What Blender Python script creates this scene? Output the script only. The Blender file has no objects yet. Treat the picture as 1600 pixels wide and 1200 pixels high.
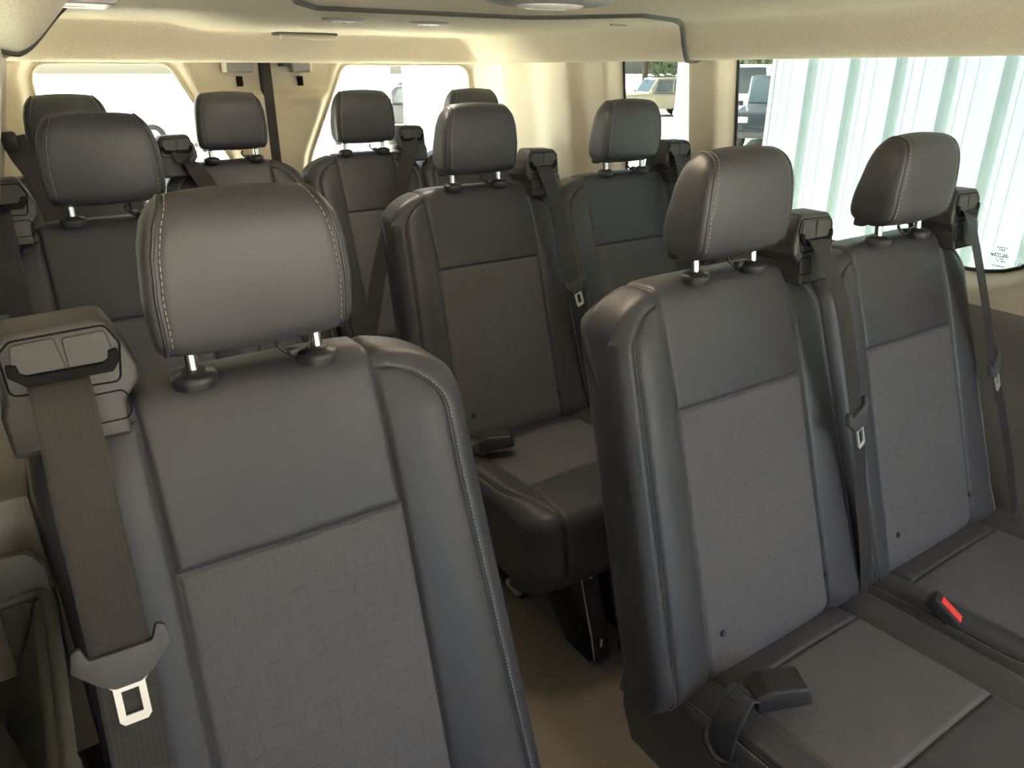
import bpy, bmesh, math, random
import numpy as np
from mathutils import Vector, Matrix, Euler

C = bpy.context.scene.collection
SC = bpy.context.scene
PI = math.pi
rng = random.Random(7)

# ------------------------------------------------------------------ camera
cam_d = bpy.data.cameras.new('camera')
cam = bpy.data.objects.new('camera', cam_d); C.objects.link(cam)
cam.location = (-0.865, 0.0, 1.2185)
cam.rotation_euler = (math.radians(90 - 23.024), 0, math.radians(-33.482))
cam_d.sensor_fit = 'HORIZONTAL'; cam_d.sensor_width = 36.0
cam_d.lens = 1150.96 / 1600 * 36.0
cam_d.clip_start = 0.02; cam_d.clip_end = 500
SC.camera = cam

# ------------------------------------------------------------------ light
SC.view_settings.view_transform = 'Standard'
SC.view_settings.look = 'None'
SC.view_settings.gamma = 1.0
SC.view_settings.exposure = 4.98
SC.view_settings.use_curve_mapping = False
world = bpy.data.worlds.new('world'); SC.world = world
world.use_nodes = True
wn = world.node_tree
wn.nodes.clear()
sky = wn.nodes.new('ShaderNodeTexSky'); sky.sky_type = 'NISHITA'
sky.sun_disc = False; sky.sun_elevation = math.radians(59); sky.sun_rotation = math.radians(-21)
sky.air_density = 1.0; sky.dust_density = 3.0; sky.ozone_density = 1.0
bg = wn.nodes.new('ShaderNodeBackground'); bg.inputs['Strength'].default_value = 0.05
wo = wn.nodes.new('ShaderNodeOutputWorld')
wn.links.new(sky.outputs[0], bg.inputs[0]); wn.links.new(bg.outputs[0], wo.inputs[0])
sun_d = bpy.data.lights.new('sun', 'SUN'); sun_d.energy = 5.5; sun_d.angle = math.radians(1.0)
sun_d.color = (1.0, 0.93, 0.82)
sun = bpy.data.objects.new('sun', sun_d); C.objects.link(sun)
sdir = Vector((0.24, -0.62, -1.10)).normalized()      # from the left rear of the van, high up
sun.rotation_euler = sdir.to_track_quat('-Z', 'Y').to_euler()
sun.location = (-6, 8, 12)

lamp_d = bpy.data.lights.new('dome_light', 'AREA'); lamp_d.shape = 'DISK'; lamp_d.size = .16; lamp_d.energy = .065; lamp_d.color = (1.0, .80, .56)
lamp = bpy.data.objects.new('dome_light', lamp_d); C.objects.link(lamp); lamp.location = (-.160, .965, 1.296)      # the dome lamp on the ceiling is lit

front_fill_d = bpy.data.lights.new('front_fill_light', 'AREA'); front_fill_d.shape = 'RECTANGLE'; front_fill_d.size = .40; front_fill_d.size_y = .16; front_fill_d.energy = .34; front_fill_d.color = (1.0, .94, .90)
front_fill = bpy.data.objects.new('front_fill_light', front_fill_d); C.objects.link(front_fill); front_fill.location = (.42, -.80, 1.285)      # added fill light ahead of the seats, no lamp there
front_fill.rotation_euler = (math.radians(18), 0, 0)

for rx in (-.186, .022):                                     # fill lights added under the two round ceiling vents
    rd = bpy.data.lights.new('vent_fill_light', 'AREA'); rd.shape = 'DISK'; rd.size = .07; rd.energy = .05; rd.color = (1.0, .86, .68)
    ro = bpy.data.objects.new('vent_fill_light', rd); C.objects.link(ro); ro.location = (rx, 1.69, 1.308)

# ------------------------------------------------------------------ materials
def mat(name, col, rough=0.5, metal=0.0, spec=0.5, build=None):
    m = bpy.data.materials.new(name); m.use_nodes = True
    nt = m.node_tree; b = nt.nodes['Principled BSDF']
    b.inputs['Base Color'].default_value = (*col, 1); b.inputs['Roughness'].default_value = rough
    b.inputs['Metallic'].default_value = metal
    b.inputs['Specular IOR Level'].default_value = spec
    if build: build(nt, b)
    return m

def N(nt, kind, **inp):
    n = nt.nodes.new(kind)
    for k, v in inp.items():
        n.inputs[k.replace('_', ' ')].default_value = v
    return n

def coords(nt, scale=(1, 1, 1), which='Object'):
    tc = nt.nodes.new('ShaderNodeTexCoord'); mp = nt.nodes.new('ShaderNodeMapping')
    mp.inputs['Scale'].default_value = scale
    nt.links.new(tc.outputs[which], mp.inputs['Vector'])
    return mp.outputs[0]

def bump(nt, b, height, strength=0.2, dist=0.001, prev=None):
    bp = N(nt, 'ShaderNodeBump', Strength=strength, Distance=dist)
    nt.links.new(height, bp.inputs['Height'])
    if prev: nt.links.new(prev, bp.inputs['Normal'])
    nt.links.new(bp.outputs[0], b.inputs['Normal'])
    return bp.outputs[0]

def ramp(nt, fac, stops):
    r = nt.nodes.new('ShaderNodeValToRGB')
    els = r.color_ramp.elements
    while len(els) < len(stops): els.new(0.5)
    for e, (p, c) in zip(els, stops):
        e.position = p; e.color = (*c, 1) if len(c) == 3 else c
    nt.links.new(fac, r.inputs[0])
    return r.outputs[0]

def leather_nodes(nt, b):
    v = coords(nt)
    vo = N(nt, 'ShaderNodeTexVoronoi', Scale=520.0); nt.links.new(v, vo.inputs['Vector'])
    no = N(nt, 'ShaderNodeTexNoise', Scale=18.0, Detail=3.0); nt.links.new(v, no.inputs['Vector'])
    p = bump(nt, b, vo.outputs['Distance'], 0.22, 0.0006)
    bump(nt, b, no.outputs['Fac'], 0.12, 0.004, p)

def fabric_nodes(nt, b, sa=(42, 42, 800), sb=(800, 42, 38)):
    va = coords(nt, sa); vb = coords(nt, sb)
    a = N(nt, 'ShaderNodeTexNoise', Scale=1.0, Detail=2.0); nt.links.new(va, a.inputs['Vector'])
    c = N(nt, 'ShaderNodeTexNoise', Scale=1.0, Detail=2.0); nt.links.new(vb, c.inputs['Vector'])
    mn = nt.nodes.new('ShaderNodeMath'); mn.operation = 'MINIMUM'
    nt.links.new(a.outputs['Fac'], mn.inputs[0]); nt.links.new(c.outputs['Fac'], mn.inputs[1])
    col = ramp(nt, mn.outputs[0], [(0.25, (0.068, 0.066, 0.068)), (0.36, (0.093, 0.092, 0.099)), (0.6, (0.108, 0.107, 0.115))])
    nt.links.new(col, b.inputs['Base Color'])
    w1 = N(nt, 'ShaderNodeTexVoronoi', Scale=650.0); nt.links.new(coords(nt), w1.inputs['Vector'])
    p = bump(nt, b, w1.outputs['Distance'], 0.35, 0.0006)
    bump(nt, b, mn.outputs[0], 0.3, 0.0008, p)

def cushion_fabric_nodes(nt, b): fabric_nodes(nt, b, (42, 800, 42), (800, 38, 42))

def web_nodes(nt, b):
    tc = nt.nodes.new('ShaderNodeTexCoord'); mp = nt.nodes.new('ShaderNodeMapping')
    nt.links.new(tc.outputs['UV'], mp.inputs['Vector'])
    w = N(nt, 'ShaderNodeTexWave', Scale=240.0); w.bands_direction = 'Y'
    nt.links.new(mp.outputs[0], w.inputs['Vector'])
    w2 = N(nt, 'ShaderNodeTexWave', Scale=3.2); w2.bands_direction = 'X'
    nt.links.new(mp.outputs[0], w2.inputs['Vector'])
    p = bump(nt, b, w.outputs['Fac'], 0.45, 0.0008)
    bump(nt, b, w2.outputs['Fac'], 0.15, 0.0006, p)

def grain_nodes(scale, strength, dist=0.0006):
    def f(nt, b):
        no = N(nt, 'ShaderNodeTexNoise', Scale=scale, Detail=2.0); nt.links.new(coords(nt), no.inputs['Vector'])
        bump(nt, b, no.outputs['Fac'], strength, dist)
    return f

def headliner_nodes(nt, b):
    no = N(nt, 'ShaderNodeTexNoise', Scale=420.0, Detail=2.0); nt.links.new(coords(nt), no.inputs['Vector'])
    col = ramp(nt, no.outputs['Fac'], [(0.3, (0.60, 0.52, 0.40)), (0.7, (0.76, 0.68, 0.54))])
    nt.links.new(col, b.inputs['Base Color'])
    bump(nt, b, no.outputs['Fac'], 0.4, 0.0012)

def floor_nodes(nt, b):
    no = N(nt, 'ShaderNodeTexNoise', Scale=700.0, Detail=2.0); nt.links.new(coords(nt), no.inputs['Vector'])
    n2 = N(nt, 'ShaderNodeTexNoise', Scale=5.0, Detail=4.0); nt.links.new(coords(nt), n2.inputs['Vector'])
    col = ramp(nt, n2.outputs['Fac'], [(0.3, (0.22, 0.185, 0.15)), (0.7, (0.255, 0.215, 0.175))])
    nt.links.new(col, b.inputs['Base Color'])
    bump(nt, b, no.outputs['Fac'], 0.25, 0.0006)

M = {}
M['leather'] = mat('leather', (0.050, 0.0505, 0.0565), 0.45, 0, 0.45, leather_nodes)
M['fabric'] = mat('woven_fabric', (0.1, 0.1, 0.1), 0.62, 0, 0.35, fabric_nodes)
M['fabric_flat'] = mat('woven_fabric_cushion', (0.1, 0.1, 0.1), 0.62, 0, 0.35, cushion_fabric_nodes)
M['thread'] = mat('thread', (0.30, 0.30, 0.29), 0.7)
M['piping'] = mat('piping', (0.03, 0.03, 0.031), 0.4)
M['plastic'] = mat('grained_plastic', (0.045, 0.043, 0.042), 0.48, 0, 0.5, grain_nodes(900, 0.35))
M['plastic_dark'] = mat('dark_plastic', (0.03, 0.03, 0.031), 0.42)
M['latch_grey'] = mat('latch_plastic', (0.07, 0.069, 0.069), 0.5, 0, 0.5, grain_nodes(900, 0.3))
M['black'] = mat('black_void', (0.006, 0.006, 0.006), 0.7, 0, 0.15)
M['web'] = mat('belt_webbing', (0.034, 0.0325, 0.0325), 0.55, 0, 0.4, web_nodes)
M['strap'] = mat('buckle_strap', (0.045, 0.05, 0.062), 0.6, 0, 0.4, grain_nodes(600, 0.3))
M['chrome'] = mat('chrome', (0.8, 0.8, 0.8), 0.12, 1.0)
M['steel'] = mat('zinc_steel', (0.80, 0.78, 0.72), 0.38, 0.55)
M['frame'] = mat('black_painted_steel', (0.014, 0.014, 0.015), 0.28, 0, 0.5)
M['red'] = mat('red_button', (0.75, 0.06, 0.05), 0.4)
M['headliner'] = mat('headliner', (0.55, 0.48, 0.38), 0.85, 0, 0.2, headliner_nodes)
M['trim'] = mat('beige_trim', (0.58, 0.52, 0.41), 0.55, 0, 0.4, grain_nodes(500, 0.12))
M['trim_grey'] = mat('grey_trim', (0.17, 0.16, 0.145), 0.55, 0, 0.4, grain_nodes(600, 0.2))
M['bin_grey'] = mat('pocket_plastic', (0.055, 0.057, 0.052), 0.5, 0, 0.4, grain_nodes(600, 0.2))
M['joint'] = mat('grey_joint', (0.20, 0.19, 0.175), 0.6)
M['joint_dark'] = mat('dark_joint', (0.07, 0.065, 0.06), 0.7)
M['seal'] = mat('rubber_seal', (0.02, 0.02, 0.02), 0.6)
M['floor'] = mat('vinyl_floor', (0.09, 0.08, 0.07), 0.55, 0, 0.35, floor_nodes)
M['paint'] = mat('cream_paint', (0.75, 0.72, 0.64), 0.3)
M['lens'] = mat('lamp_lens', (0.85, 0.85, 0.85), 0.15)
M['lamp_body'] = mat('lamp_bezel', (0.30, 0.29, 0.28), 0.5)
M['decal'] = mat('glass_print', (0.25, 0.33, 0.33), 0.5)

def glass_mat(name, tint):
    m = bpy.data.materials.new(name); m.use_nodes = True
    nt = m.node_tree; nt.nodes.clear()
    tr = nt.nodes.new('ShaderNodeBsdfTransparent'); tr.inputs[0].default_value = (*tint, 1)
    gl = nt.nodes.new('ShaderNodeBsdfGlossy'); gl.inputs['Roughness'].default_value = 0.02
    lw = nt.nodes.new('ShaderNodeLayerWeight'); lw.inputs[0].default_value = 0.5
    pw = nt.nodes.new('ShaderNodeMath'); pw.operation = 'POWER'; pw.inputs[1].default_value = 5.0
    fr = nt.nodes.new('ShaderNodeMath'); fr.operation = 'MULTIPLY_ADD'; fr.inputs[1].default_value = 0.6; fr.inputs[2].default_value = 0.02
    nt.links.new(lw.outputs['Facing'], pw.inputs[0]); nt.links.new(pw.outputs[0], fr.inputs[0])
    mx = nt.nodes.new('ShaderNodeMixShader'); out = nt.nodes.new('ShaderNodeOutputMaterial')
    nt.links.new(fr.outputs[0], mx.inputs[0]); nt.links.new(tr.outputs[0], mx.inputs[1]); nt.links.new(gl.outputs[0], mx.inputs[2])
    nt.links.new(mx.outputs[0], out.inputs[0])
    return m
M['glass'] = glass_mat('tinted_glass', (0.335, 0.375, 0.37))
M['glass_front'] = glass_mat('windscreen_glass', (0.88, 0.91, 0.90))
M['glass_rear'] = glass_mat('rear_glass', (0.56, 0.60, 0.58))

# ------------------------------------------------------------------ mesh helpers
def mesh_from(name, V, F, m, smooth=True, uv=None):
    me = bpy.data.meshes.new(name)
    me.from_pydata([tuple(map(float, v)) for v in V], [], F)
    me.materials.append(m)
    if smooth:
        me.polygons.foreach_set('use_smooth', [True] * len(me.polygons))
    if uv is not None:
        l = me.uv_layers.new(name='UVMap')
        for lp in me.loops: l.data[lp.index].uv = uv[lp.vertex_index]
    me.update()
    return me

def grid_faces(nu, nv, flip=False, wrap_u=False):
    F = []
    for j in range(nv - 1):
        for i in range(nu - 1 + (1 if wrap_u else 0)):
            i2 = (i + 1) % nu
            a, b, c, d = j * nu + i, j * nu + i2, (j + 1) * nu + i2, (j + 1) * nu + i
            F.append((a, d, c, b) if flip else (a, b, c, d))
    return F

def grid_mesh(name, P, m, flip=False, smooth=True):
    """P: array (nv, nu, 3)"""
    nv, nu, _ = P.shape
    return mesh_from(name, P.reshape(-1, 3), grid_faces(nu, nv, flip), m, smooth)

def bm_mesh(name, bm, m, smooth=False, angle=None):
    me = bpy.data.meshes.new(name); bm.to_mesh(me); bm.free()
    me.materials.append(m)
    if smooth or angle:
        me.polygons.foreach_set('use_smooth', [True] * len(me.polygons))
        if angle:
            try: me.set_sharp_from_angle(angle=math.radians(angle))
            except Exception: pass
    return me

def obj(name, me, parent=None, loc=None, **props):
    o = bpy.data.objects.new(name, me); C.objects.link(o)
    if parent: o.parent = parent
    if loc: o.location = loc
    for k, v in props.items(): o[k] = v
    return o

def empty(name, loc, **props):
    o = bpy.data.objects.new(name, None); C.objects.link(o); o.location = loc
    o.empty_display_size = 0.1
    for k, v in props.items(): o[k] = v
    return o

def box_bm(bm, c, s, bev=0.0, seg=2, rot=None):
    r = bmesh.ops.create_cube(bm, size=1.0)
    vs = r['verts']
    bmesh.ops.scale(bm, vec=s, verts=vs)
    if bev > 0:
        es = list({e for v in vs for e in v.link_edges})
        rr = bmesh.ops.bevel(bm, geom=es, offset=bev, segments=seg, affect='EDGES', profile=0.5)
        vs = list({v for f in rr['faces'] for v in f.verts} | {v for v in vs if v.is_valid})
    if rot is not None: bmesh.ops.rotate(bm, cent=(0, 0, 0), matrix=rot, verts=vs)
    bmesh.ops.translate(bm, vec=c, verts=vs)
    return vs

def box_mesh(name, c, s, m, bev=0.0, seg=2, rot=None):
    bm = bmesh.new(); box_bm(bm, c, s, bev, seg, rot)
    return bm_mesh(name, bm, m, angle=40)

def cyl_bm(bm, p0, p1, r0, r1=None, n=20, caps=True):
    p0, p1 = Vector(p0), Vector(p1); r1 = r0 if r1 is None else r1
    d = p1 - p0
    res = bmesh.ops.create_cone(bm, cap_ends=caps, segments=n, radius1=r0, radius2=r1, depth=d.length)
    vs = res['verts']
    q = d.to_track_quat('Z', 'Y').to_matrix()
    bmesh.ops.rotate(bm, cent=(0, 0, 0), matrix=q, verts=vs)
    bmesh.ops.translate(bm, vec=(p0 + p1) / 2, verts=vs)
    return vs

def cyl_mesh(name, p0, p1, r0, m, r1=None, n=20):
    bm = bmesh.new(); cyl_bm(bm, p0, p1, r0, r1, n)
    return bm_mesh(name, bm, m, angle=40)

def lathe_mesh(name, prof, m, loc=(0, 0, 0), n=28, axis='z', sx=1.0, sy=1.0):
    V = []; nu = n
    for r, z in prof:
        for i in range(n):
            a = 2 * PI * i / n
            x, y = r * math.cos(a) * sx, r * math.sin(a) * sy
            p = (x, y, z) if axis == 'z' else ((x, -z, y) if axis == 'y' else (z, x, y))
            V.append((p[0] + loc[0], p[1] + loc[1], p[2] + loc[2]))
    F = grid_faces(n, len(prof), wrap_u=True)
    F.append(tuple(range(n))[::-1]); k = (len(prof) - 1) * n
    F.append(tuple(range(k, k + n)))
    me = mesh_from(name, V, F, m)
    bm = bmesh.new(); bm.from_mesh(me); bmesh.ops.recalc_face_normals(bm, faces=bm.faces); bm.to_mesh(me); bm.free()
    try: me.set_sharp_from_angle(angle=math.radians(45))
    except Exception: pass
    return me

def prism_bm(bm, poly, to3, d0, d1, bev=0.0, seg=2):
    """extrude a 2-D polygon; to3(u, v, d) gives the 3-D point"""
    v0 = [bm.verts.new(to3(u, v, d0)) for u, v in poly]
    v1 = [bm.verts.new(to3(u, v, d1)) for u, v in poly]
    n = len(poly)
    fs = [bm.faces.new(v0[::-1]), bm.faces.new(v1)]
    for i in range(n):
        fs.append(bm.faces.new((v0[i], v0[(i + 1) % n], v1[(i + 1) % n], v1[i])))
    bmesh.ops.recalc_face_normals(bm, faces=fs)
    if bev > 0:
        es = [e for e in fs[1].edges] + [e for e in fs[0].edges]
        bmesh.ops.bevel(bm, geom=es, offset=bev, segments=seg, affect='EDGES', profile=0.5)

def prism_mesh(name, poly, to3, d0, d1, m, bev=0.0, seg=2, ang=40):
    bm = bmesh.new(); prism_bm(bm, poly, to3, d0, d1, bev, seg)
    return bm_mesh(name, bm, m, angle=ang)

def tube_mesh(name, pts, r, m, n=8, closed=False):
    pts = np.array(pts, float); k = len(pts)
    T = np.gradient(pts, axis=0)
    if closed: T = np.roll(pts, -1, 0) - np.roll(pts, 1, 0)
    T /= np.linalg.norm(T, axis=1)[:, None] + 1e-12
    up = np.array([0.13, 0.31, 0.94]); V = []
    for p, t in zip(pts, T):
        a = np.cross(t, up)
        if np.linalg.norm(a) < 0.05: a = np.cross(t, [1, 0, 0.2])
        a /= np.linalg.norm(a); b = np.cross(t, a)
        for i in range(n):
            th = 2 * PI * i / n; V.append(p + r * (a * math.cos(th) + b * math.sin(th)))
    F = grid_faces(n, k, flip=True, wrap_u=True)
    if closed:
        for i in range(n):
            i2 = (i + 1) % n
            F.append(((k - 1) * n + i, i, i2, (k - 1) * n + i2))
    else:
        F.append(tuple(range(n))); F.append(tuple(range((k - 1) * n, k * n))[::-1])
    return mesh_from(name, V, F, m)

def round_poly(pts, r, n=5):
    """fillet a closed polygon"""
    out = []; k = len(pts)
    for i in range(k):
        p0, p, p1 = (np.array(pts[(i + d) % k], float) for d in (-1, 0, 1))
        rr = r[i] if hasattr(r, '__len__') else r
        a = p0 - p; b = p1 - p; la, lb = np.linalg.norm(a), np.linalg.norm(b); a /= la; b /= lb
        ang = math.acos(max(-1, min(1, a @ b)))
        d = min(rr / math.tan(ang / 2), 0.48 * la, 0.48 * lb) if rr > 0 else 0
        if d < 1e-6: out.append(tuple(p)); continue
        s, e = p + a * d, p + b * d
        for j in range(n + 1):
            t = j / n
            q = (1 - t) ** 2 * s + 2 * t * (1 - t) * p + t * t * e
            out.append(tuple(q))
    return out

def catmull(pts, n=8, closed=False):
    P = np.array(pts, float); k = len(P); out = []
    rng_ = range(k) if closed else range(k - 1)
    for i in rng_:
        if closed: p0, p1, p2, p3 = P[(i - 1) % k], P[i], P[(i + 1) % k], P[(i + 2) % k]
        else: p0, p1, p2, p3 = P[max(i - 1, 0)], P[i], P[i + 1], P[min(i + 2, k - 1)]
        for j in range(n):
            t = j / n
            out.append(0.5 * (2 * p1 + (p2 - p0) * t + (2 * p0 - 5 * p1 + 4 * p2 - p3) * t * t + (3 * p1 - p0 - 3 * p2 + p3) * t ** 3))
    if not closed: out.append(P[-1])
    return np.array(out)

def smooth01(t):
    t = np.clip(t, 0, 1); return t * t * (3 - 2 * t)

def dash_mesh(name, pts, nrm, m, pitch=0.0075, length=0.005, w=0.0014, h=0.0009, breaks=()):
    """a row of short thread stitches lying along polylines; pts / nrm are lists of arrays"""
    V, F = [], []
    for P, Nn in zip(pts, nrm):
        P = np.asarray(P); Nn = np.asarray(Nn)
        d = np.r_[0, np.cumsum(np.linalg.norm(np.diff(P, axis=0), axis=1))]
        s = 0.003
        while s + length < d[-1]:
            a = np.array([np.interp(s, d, P[:, i]) for i in range(3)])
            b = np.array([np.interp(s + length, d, P[:, i]) for i in range(3)])
            n = np.array([np.interp(s, d, Nn[:, i]) for i in range(3)]); n /= np.linalg.norm(n) + 1e-9
            t = (b - a) / (np.linalg.norm(b - a) + 1e-9); c = np.cross(t, n)
            k = len(V)
            for e, q in ((a, 0.6), (b, 0.6)):
                V += [e - c * w / 2 - n * 0.0008, e + c * w / 2 - n * 0.0008, e + c * w / 2 * q + n * h, e - c * w / 2 * q + n * h]
            F += [(k, k + 1, k + 2, k + 3), (k + 7, k + 6, k + 5, k + 4), (k, k + 4, k + 5, k + 1), (k + 1, k + 5, k + 6, k + 2), (k + 2, k + 6, k + 7, k + 3), (k + 3, k + 7, k + 4, k)]
            s += pitch
    return mesh_from(name, V, F, m, smooth=False)

# ------------------------------------------------------------------ upholstery surface
class Pillow:
    """a padded form swept across x: a (y,z) profile that shrinks towards the sides.  The profile runs
    from the front bottom, up and over, to the rear."""
    def __init__(s, ctrl, rad, nres=260):
        pts = [np.array(ctrl[0], float)]
        for i in range(1, len(ctrl) - 1):
            p0, p, p1 = (np.array(ctrl[i + d], float) for d in (-1, 0, 1))
            a, b = p0 - p, p1 - p; la, lb = np.linalg.norm(a), np.linalg.norm(b)
            ang = math.acos(max(-1, min(1, (a / la) @ (b / lb))))
            d = min(rad[i] / max(math.tan(ang / 2), 1e-3), .49 * la, .49 * lb)
            S, E = p + a / la * d, p + b / lb * d
            for t in np.linspace(0, 1, 12): pts.append((1 - t) ** 2 * S + 2 * t * (1 - t) * p + t * t * E)
        pts.append(np.array(ctrl[-1], float))
        pts = np.array(pts)
        L = np.r_[0, np.cumsum(np.linalg.norm(np.diff(pts, axis=0), axis=1))]
        s.L = L[-1]; s.b = np.linspace(0, s.L, nres)
        s.y = np.interp(s.b, L, pts[:, 0]); s.z = np.interp(s.b, L, pts[:, 1])
        ty, tz = np.gradient(s.y), np.gradient(s.z); k = np.hypot(ty, tz)
        ny, nz = -tz / k, ty / k
        ker = np.ones(7) / 7
        pad = lambda a: np.convolve(np.r_[[a[0]] * 3, a, [a[-1]] * 3], ker, 'valid')
        s.ny, s.nz = pad(ny), pad(nz)
    def at(s, b):
        f = lambda a: np.interp(b, s.b, a)
        return f(s.y), f(s.z), f(s.ny), f(s.nz)
    def find(s, axis, val, start=0.0, end=None):
        end = s.L if end is None else end
        bb = np.linspace(start, end, 800); v = np.interp(bb, s.b, s.y if axis == 'y' else s.z)
        return bb[np.argmin(np.abs(v - val))]

def cluster(n, k=0.65):
    t = np.linspace(0, 1, n); return (1 - k) * t + k * (0.5 - 0.5 * np.cos(PI * t))

def edge_u(n, width, tail=(0, .0011, .0023, .0038, .0060, .0095)):
    t = np.array(tail) / max(width, .03)
    t = t[t < .45]
    return np.r_[t, np.linspace(t[-1], 1 - t[-1], max(n - 2 * len(t) + 2, 5))[1:-1], 1 - t[::-1]]

def back_variant(WL, WR, wl, wr):
    """surface function of a backrest with half widths WL/WR (functions of z) and insert half widths wl/wr"""
    P = Pillow([(-.150, -.605), (-.190, -.575), (-.193, -.545), (-.016, -.060), (.005, -.010), (.062, -.013), (.094, -.055), (-.105, -.600)],
               [0, .03, .03, .04, .034, .03, .04, 0])
    return P

def build_backrest(out, kind):
    narrow = kind.startswith('N')
    P = back_variant(0, 0, 0, 0)
    sgn = -1 if kind in ('L', 'NL') else 1          # +1: belt guide on the right shoulder
    if narrow:
        wl = lambda z: .097 + 0 * z; wr = wl
        eL = lambda z: .165 + 0 * z; eR = eL
        WL = lambda z: .194 + 0 * z; WR = WL
    else:
        k = lambda z: np.clip((-z - .18) / .35, 0, 1)
        if kind == 'L':
            wl = lambda z: .120 + .010 * k(z); wr = lambda z: .121 - .010 * k(z)
            eL = lambda z: .188 + 0 * z; eR = lambda z: .198 + .012 * k(z)
            WL = lambda z: .215 + 0 * z; WR = lambda z: .230 + .006 * k(z)
        else:
            wl = lambda z: .139 + .019 * k(z); wr = lambda z: .137 - .014 * k(z)
            eR = lambda z: .199 + .004 * k(z); WR = lambda z: .2285 + 0 * z
            if kind == 'R':
                kk = lambda z: np.clip((-z - .05) / .5, 0, 1); eL = lambda z: .196 + .036 * kk(z); WL = lambda z: .220 + .036 * kk(z)
            else:
                eL = lambda z: .200 + .003 * k(z); WL = lambda z: .2285 + 0 * z
    bU = P.find('z', -.182, 0, P.L * .5)
    bTop = P.find('z', -.036, 0, P.L * .5)
    bE = P.find('z', -.075, P.L * .55, P.L)
    zc = lambda b: P.at(b)[1]

    def surf(x, b, cap=None):
        y, z, ny, nz = P.at(b)
        s = np.where(x < 0, -1, 1)
        W = np.where(x < 0, WL(z), WR(z)); w = np.where(x < 0, wl(z), wr(z)); e = np.where(x < 0, eL(z), eR(z))
        t = np.clip(nz, 0, 1)
        x0 = (e - .012) * (1 - t) + (w - .055) * t
        tau = np.clip((np.abs(x) - x0) / np.maximum(W - x0, 1e-4), 0, 1)
        q = 1 - np.sqrt(np.clip(1 - tau ** 2, 0, 1))
        front = np.clip(-ny, 0, 1)
        sh = .036 * (1 - t) + .070 * t
        # bolster hump, front only, fading out towards the top
        hb = np.sin(PI * np.clip((np.abs(x) - w) / (W + .05 - w), 0, 1)) ** .8 * .012 * front * smooth01((-.03 - z) / .07)
        # slight belly of the centre panel
        cen = np.clip(1 - (x / w) ** 2, 0, 1) * .004 * front
        d = hb + cen
        zi = np.minimum(z, -.083)
        yf = -.06 + (.18 + zi) * .366
        yi = np.clip(y, yf + .034, yf + .034 + .046)
        yi = np.where(z < -.585, y, yi)
        return np.stack([x, y + ny * d + q * (yi - y), z + nz * d + q * (zi - z)], -1), np.stack([0 * x, ny, nz], -1)

    def groove(Pt, Nn, dist, g=.0042, wd=.0032):
        return Pt - Nn * (g * np.exp(-(dist / wd) ** 2))[..., None]

    def patch(name, xl, xr, b0, b1, m, nu, nv, gl=True, gr=True, gb=True, gt=True, flip=False):
        b = b0 + (b1 - b0) * edge_u(nv, b1 - b0)
        u = edge_u(nu, float(np.mean(xr(np.array([b0, b1])) - xl(np.array([b0, b1]))))); nu = len(u)
        X = xl(b)[:, None] + (xr(b) - xl(b))[:, None] * u[None]
        B = np.repeat(b[:, None], nu, 1)
        Pt, Nn = surf(X, B)
        D = np.full(X.shape, 9.)
        if gl: D = np.minimum(D, X - X[:, :1])
        if gr: D = np.minimum(D, X[:, -1:] - X)
        if gb: D = np.minimum(D, B - b0)
        if gt: D = np.minimum(D, b1 - B)
        Pt = groove(Pt, Nn, D)
        out.append((name, grid_mesh(name, Pt, m, flip=False), None, {}))

    L_, R_ = (lambda b: -wl(zc(b))), (lambda b: wr(zc(b)))
    patch('backrest_insert', L_, R_, 0.02, bU, M['fabric'], 22, 46, gb=False)
    patch('upper_panel', L_, R_, bU, bE, M['leather'], 24, 46, gt=False)
    patch('back_panel', L_, R_, bE, P.L, M['plastic'], 8, 10, gb=False, gt=False)
    shp = lambda z: np.where(z < -.10, 1.0, np.sqrt(np.clip(1 - ((z + .10) / .064) ** 2, 0, 1)))
    stitch_p, stitch_n = [], []
    for s in (-1, 1):
        w = wl if s < 0 else wr; e = eL if s < 0 else eR; W = WL if s < 0 else WR
        ee = lambda z: w(z) + (e(z) - w(z)) * shp(z)
        edge = lambda b: np.where(b < bTop, ee(zc(b)), w(zc(b)))
        if s < 0: patch('side_bolster', lambda b: -edge(b), lambda b: -w(zc(b)), 0.02, bTop, M['leather'], 16, 44, gb=False)
        else: patch('side_bolster', lambda b: w(zc(b)), lambda b: edge(b), 0.02, bTop, M['leather'], 16, 44, gb=False)
        # side panel: round the edge, then flat to the spine
        b = np.r_[np.linspace(0.0, bTop - .07, 26), np.linspace(bTop - .066, bTop, 18), np.linspace(bTop + .004, bE, 26), np.linspace(bE + .03, P.L, 12)]
        u = np.r_[0, .03, .07, .12, .2, .3, .4, .5, .6, .7, .8, .9, 1.0]
        X = edge(b)[:, None] + (W(zc(b)) - edge(b))[:, None] * (np.sin(u * PI / 2))[None]
        B = np.repeat(b[:, None], len(u), 1)
        Pt, Nn = surf(s * X, B)
        Pt = groove(Pt, Nn, X - X[:, :1], .005, .005)
        # spine points
        yb, zb = Pt[:, -1, 1], Pt[:, -1, 2]
        zs = np.maximum(-(.17 + .03 * np.log1p(np.exp(np.clip((-zb - .17) / .03, -30, 30)))), -.60)
        ys = .366 * (zs + .05) + .037
        cap = np.stack([s * W(zs) , ys, zs], -1)
        ed = Pt[:, -1]
        rows = [(ed * (1 - t) + cap * t)[:, None] + np.array([s * .0016 * math.sin(PI * t), 0, 0]) for t in (.12, .3, .55, .8)]
        Pt = np.concatenate([Pt] + rows + [cap[:, None]], 1)
        out.append(('side_panel', grid_mesh('side_panel', Pt, M['leather'], flip=s < 0), None, {}))
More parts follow.
